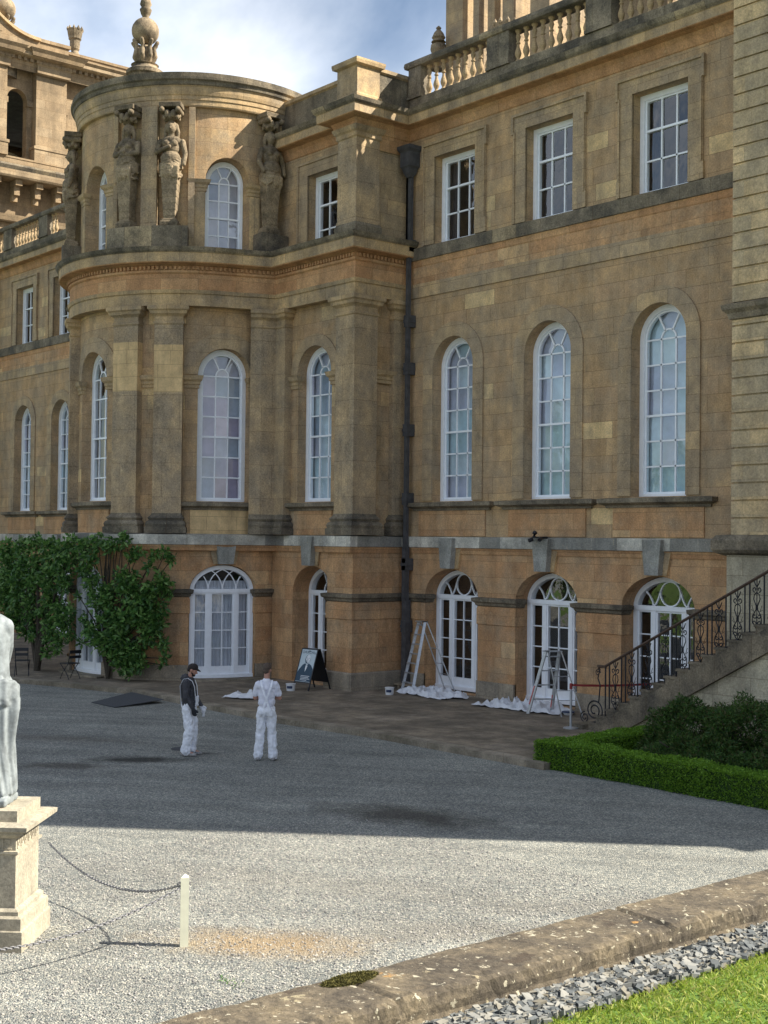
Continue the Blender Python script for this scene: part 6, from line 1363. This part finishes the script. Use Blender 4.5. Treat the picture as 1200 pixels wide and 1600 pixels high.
cub = np.array([(-1, -1, -1), (1, -1, -1), (1, 1, -1), (-1, 1, -1), (-1, -1, 1), (1, -1, 1), (1, 1, 1), (-1, 1, 1)], float); cf = [(0, 3, 2, 1), (4, 5, 6, 7), (0, 1, 5, 4), (1, 2, 6, 5), (2, 3, 7, 6), (3, 0, 4, 7)]
cx = gx0+(gx1-gx0+.05)*r.rand(n)**1.0; cy = -23.4+6.6*r.rand(n); cz = ZL+.008+r.rand(n)*.012; sz = .0075+.009*r.rand(n)**1.6
V = cub[None]*sz[:, None, None]*(np.array([1.1, .9, .7])*(.65+.6*r.rand(n, 1, 3)))*(.72+.5*r.rand(n, 8, 1))
an = r.rand(n)*6.28; c_, s_ = np.cos(an)[:, None], np.sin(an)[:, None]; tl = (r.rand(n)-.5)[:, None]*1.3
X_ = V[..., 0]*c_-V[..., 1]*s_; Y_ = V[..., 0]*s_+V[..., 1]*c_; Z_ = V[..., 2]+X_*np.sin(tl); V = np.stack([X_+cx[:, None], Y_+cy[:, None], Z_+cz[:, None]], 2).reshape(-1, 3)
Fc = (np.arange(n)[:, None, None]*8+np.array(cf)[None]).reshape(-1, 4); me = bpy.data.meshes.new('stone_chippings'); me.from_pydata(V.tolist(), [], Fc.tolist()); me.update()
o = link('stone_chippings', me, 'chip'); tag(o, 'strip of loose grey and cream stone chippings between the parapet and the lawn', 'gravel', kind='stuff')
n = 75000; bx = gx1-.02+1.7*r.rand(n)**1.25; by = -23.6+7.2*r.rand(n); hgt = .012+.018*r.rand(n); wd_ = .0016+.0014*r.rand(n); an = r.rand(n)*6.28; ln_ = r.normal(size=(n, 2))*.012
dx, dy = np.cos(an)*wd_, np.sin(an)*wd_; z0 = np.full(n, ZL-.004)
V = np.stack([np.stack([bx-dx, by-dy, z0], 1), np.stack([bx+dx, by+dy, z0], 1), np.stack([bx+dx*.6+ln_[:, 0]*.5, by+dy*.6+ln_[:, 1]*.5, z0+hgt*.6], 1), np.stack([bx+ln_[:, 0]*1.4, by+ln_[:, 1]*1.4, z0+hgt], 1)], 1).reshape(-1, 3)
Fc = np.arange(n)[:, None]*4+np.array([[0, 1, 2, 3]]); me = bpy.data.meshes.new('lawn_grass'); me.from_pydata(V.tolist(), [], Fc.tolist()); me.update()
o = link('lawn_grass', me, 'grass'); tag(o, 'short sunlit lawn grass in the bottom right corner', 'grass', kind='stuff')
n = 26000; px_ = 12.5+8.5*r.rand(n); py_ = -21.5+9.5*r.rand(n); sz = .004+.006*r.rand(n)**2
V = cub[None]*sz[:, None, None]*(np.array([1.1, .9, .55])*(.6+.7*r.rand(n, 1, 3)))*(.75+.45*r.rand(n, 8, 1))
V = np.stack([V[..., 0]+px_[:, None], V[..., 1]+py_[:, None], V[..., 2]-.114], 2).reshape(-1, 3)
Fc = (np.arange(n)[:, None, None]*8+np.array(cf)[None]).reshape(-1, 4); me = bpy.data.meshes.new('loose_gravel'); me.from_pydata(V.tolist(), [], Fc.tolist()); me.update()
o = link('loose_gravel', me, 'pebble'); tag(o, 'loose pale pebbles lying on top of the raked gravel court', 'gravel', kind='stuff')
# moss cushion on the parapet
def mossfn(r, n):
    a = r.rand(n)*6.28; q = r.rand(n)**.5; P = np.stack([XF+.07+.045*q*np.cos(a), -22.15+.12*q*np.sin(a), ZT+.012*(1-q*q)+r.rand(n)*.004], 1); return P, np.tile([0, 0, 1.0], (n, 1))
MT['moss'] = leafmat('olive_moss', [(.05, .045, .012, 1), (.10, .09, .02, 1), (.16, .14, .04, 1)], .9, 0)
o = leaves('moss', mossfn, 5000, .009, 'moss', None, 6); tag(o, 'olive cushion of moss on the far edge of the parapet', 'moss', kind='stuff')

# ------------------------------------------------------------------ park trees opposite (seen only as reflections in the glass)
def tree(c, h, rx, seed, label):
    t = empty('park_tree', c, label, 'tree', 'park trees opposite the palace'); r = random.Random(seed)
    x = MB(); tube(x, [c, (c[0], c[1], h*.35), (c[0]+.3, c[1], h*.7)], .45, 8, r1=.15)
    cs = []
    for k in range(22):
        a = r.uniform(0, 6.28); q = r.random()**.5*rx; z = h*(.35+.6*r.random()); q *= math.sqrt(max(.05, 1-((z/h-.6)/.45)**2)); p = (c[0]+q*math.cos(a), c[1]+q*math.sin(a), z); cs.append((p, rx*.32, (0, 0, .5))); tube(x, [(c[0], c[1], h*.3), p], .12, 5, r1=.03)
    x.build('trunk', 'bark', t); leaves('crown', cluster(cs), 5000, .75, 'parkleaf', t, seed)
for i, (c, h, rx) in enumerate((((-30, -42, -.12), 9, 5.5), ((-42, -50, -.12), 12, 6.5), ((-26, -55, -.12), 11, 6.5), ((-52, -62, -.12), 14, 8))):
    tree(c, h, rx, 40+i, ['small', 'broad', 'middling', 'tallest'][i]+' leafy park tree opposite the palace, mirrored in the door glass')
g = MB(); g.face([(-160, -160, -.11), (-2, -160, -.11), (-2, -27, -.11), (-160, -27, -.11)]); structure('park_lawn', g, 'turf')
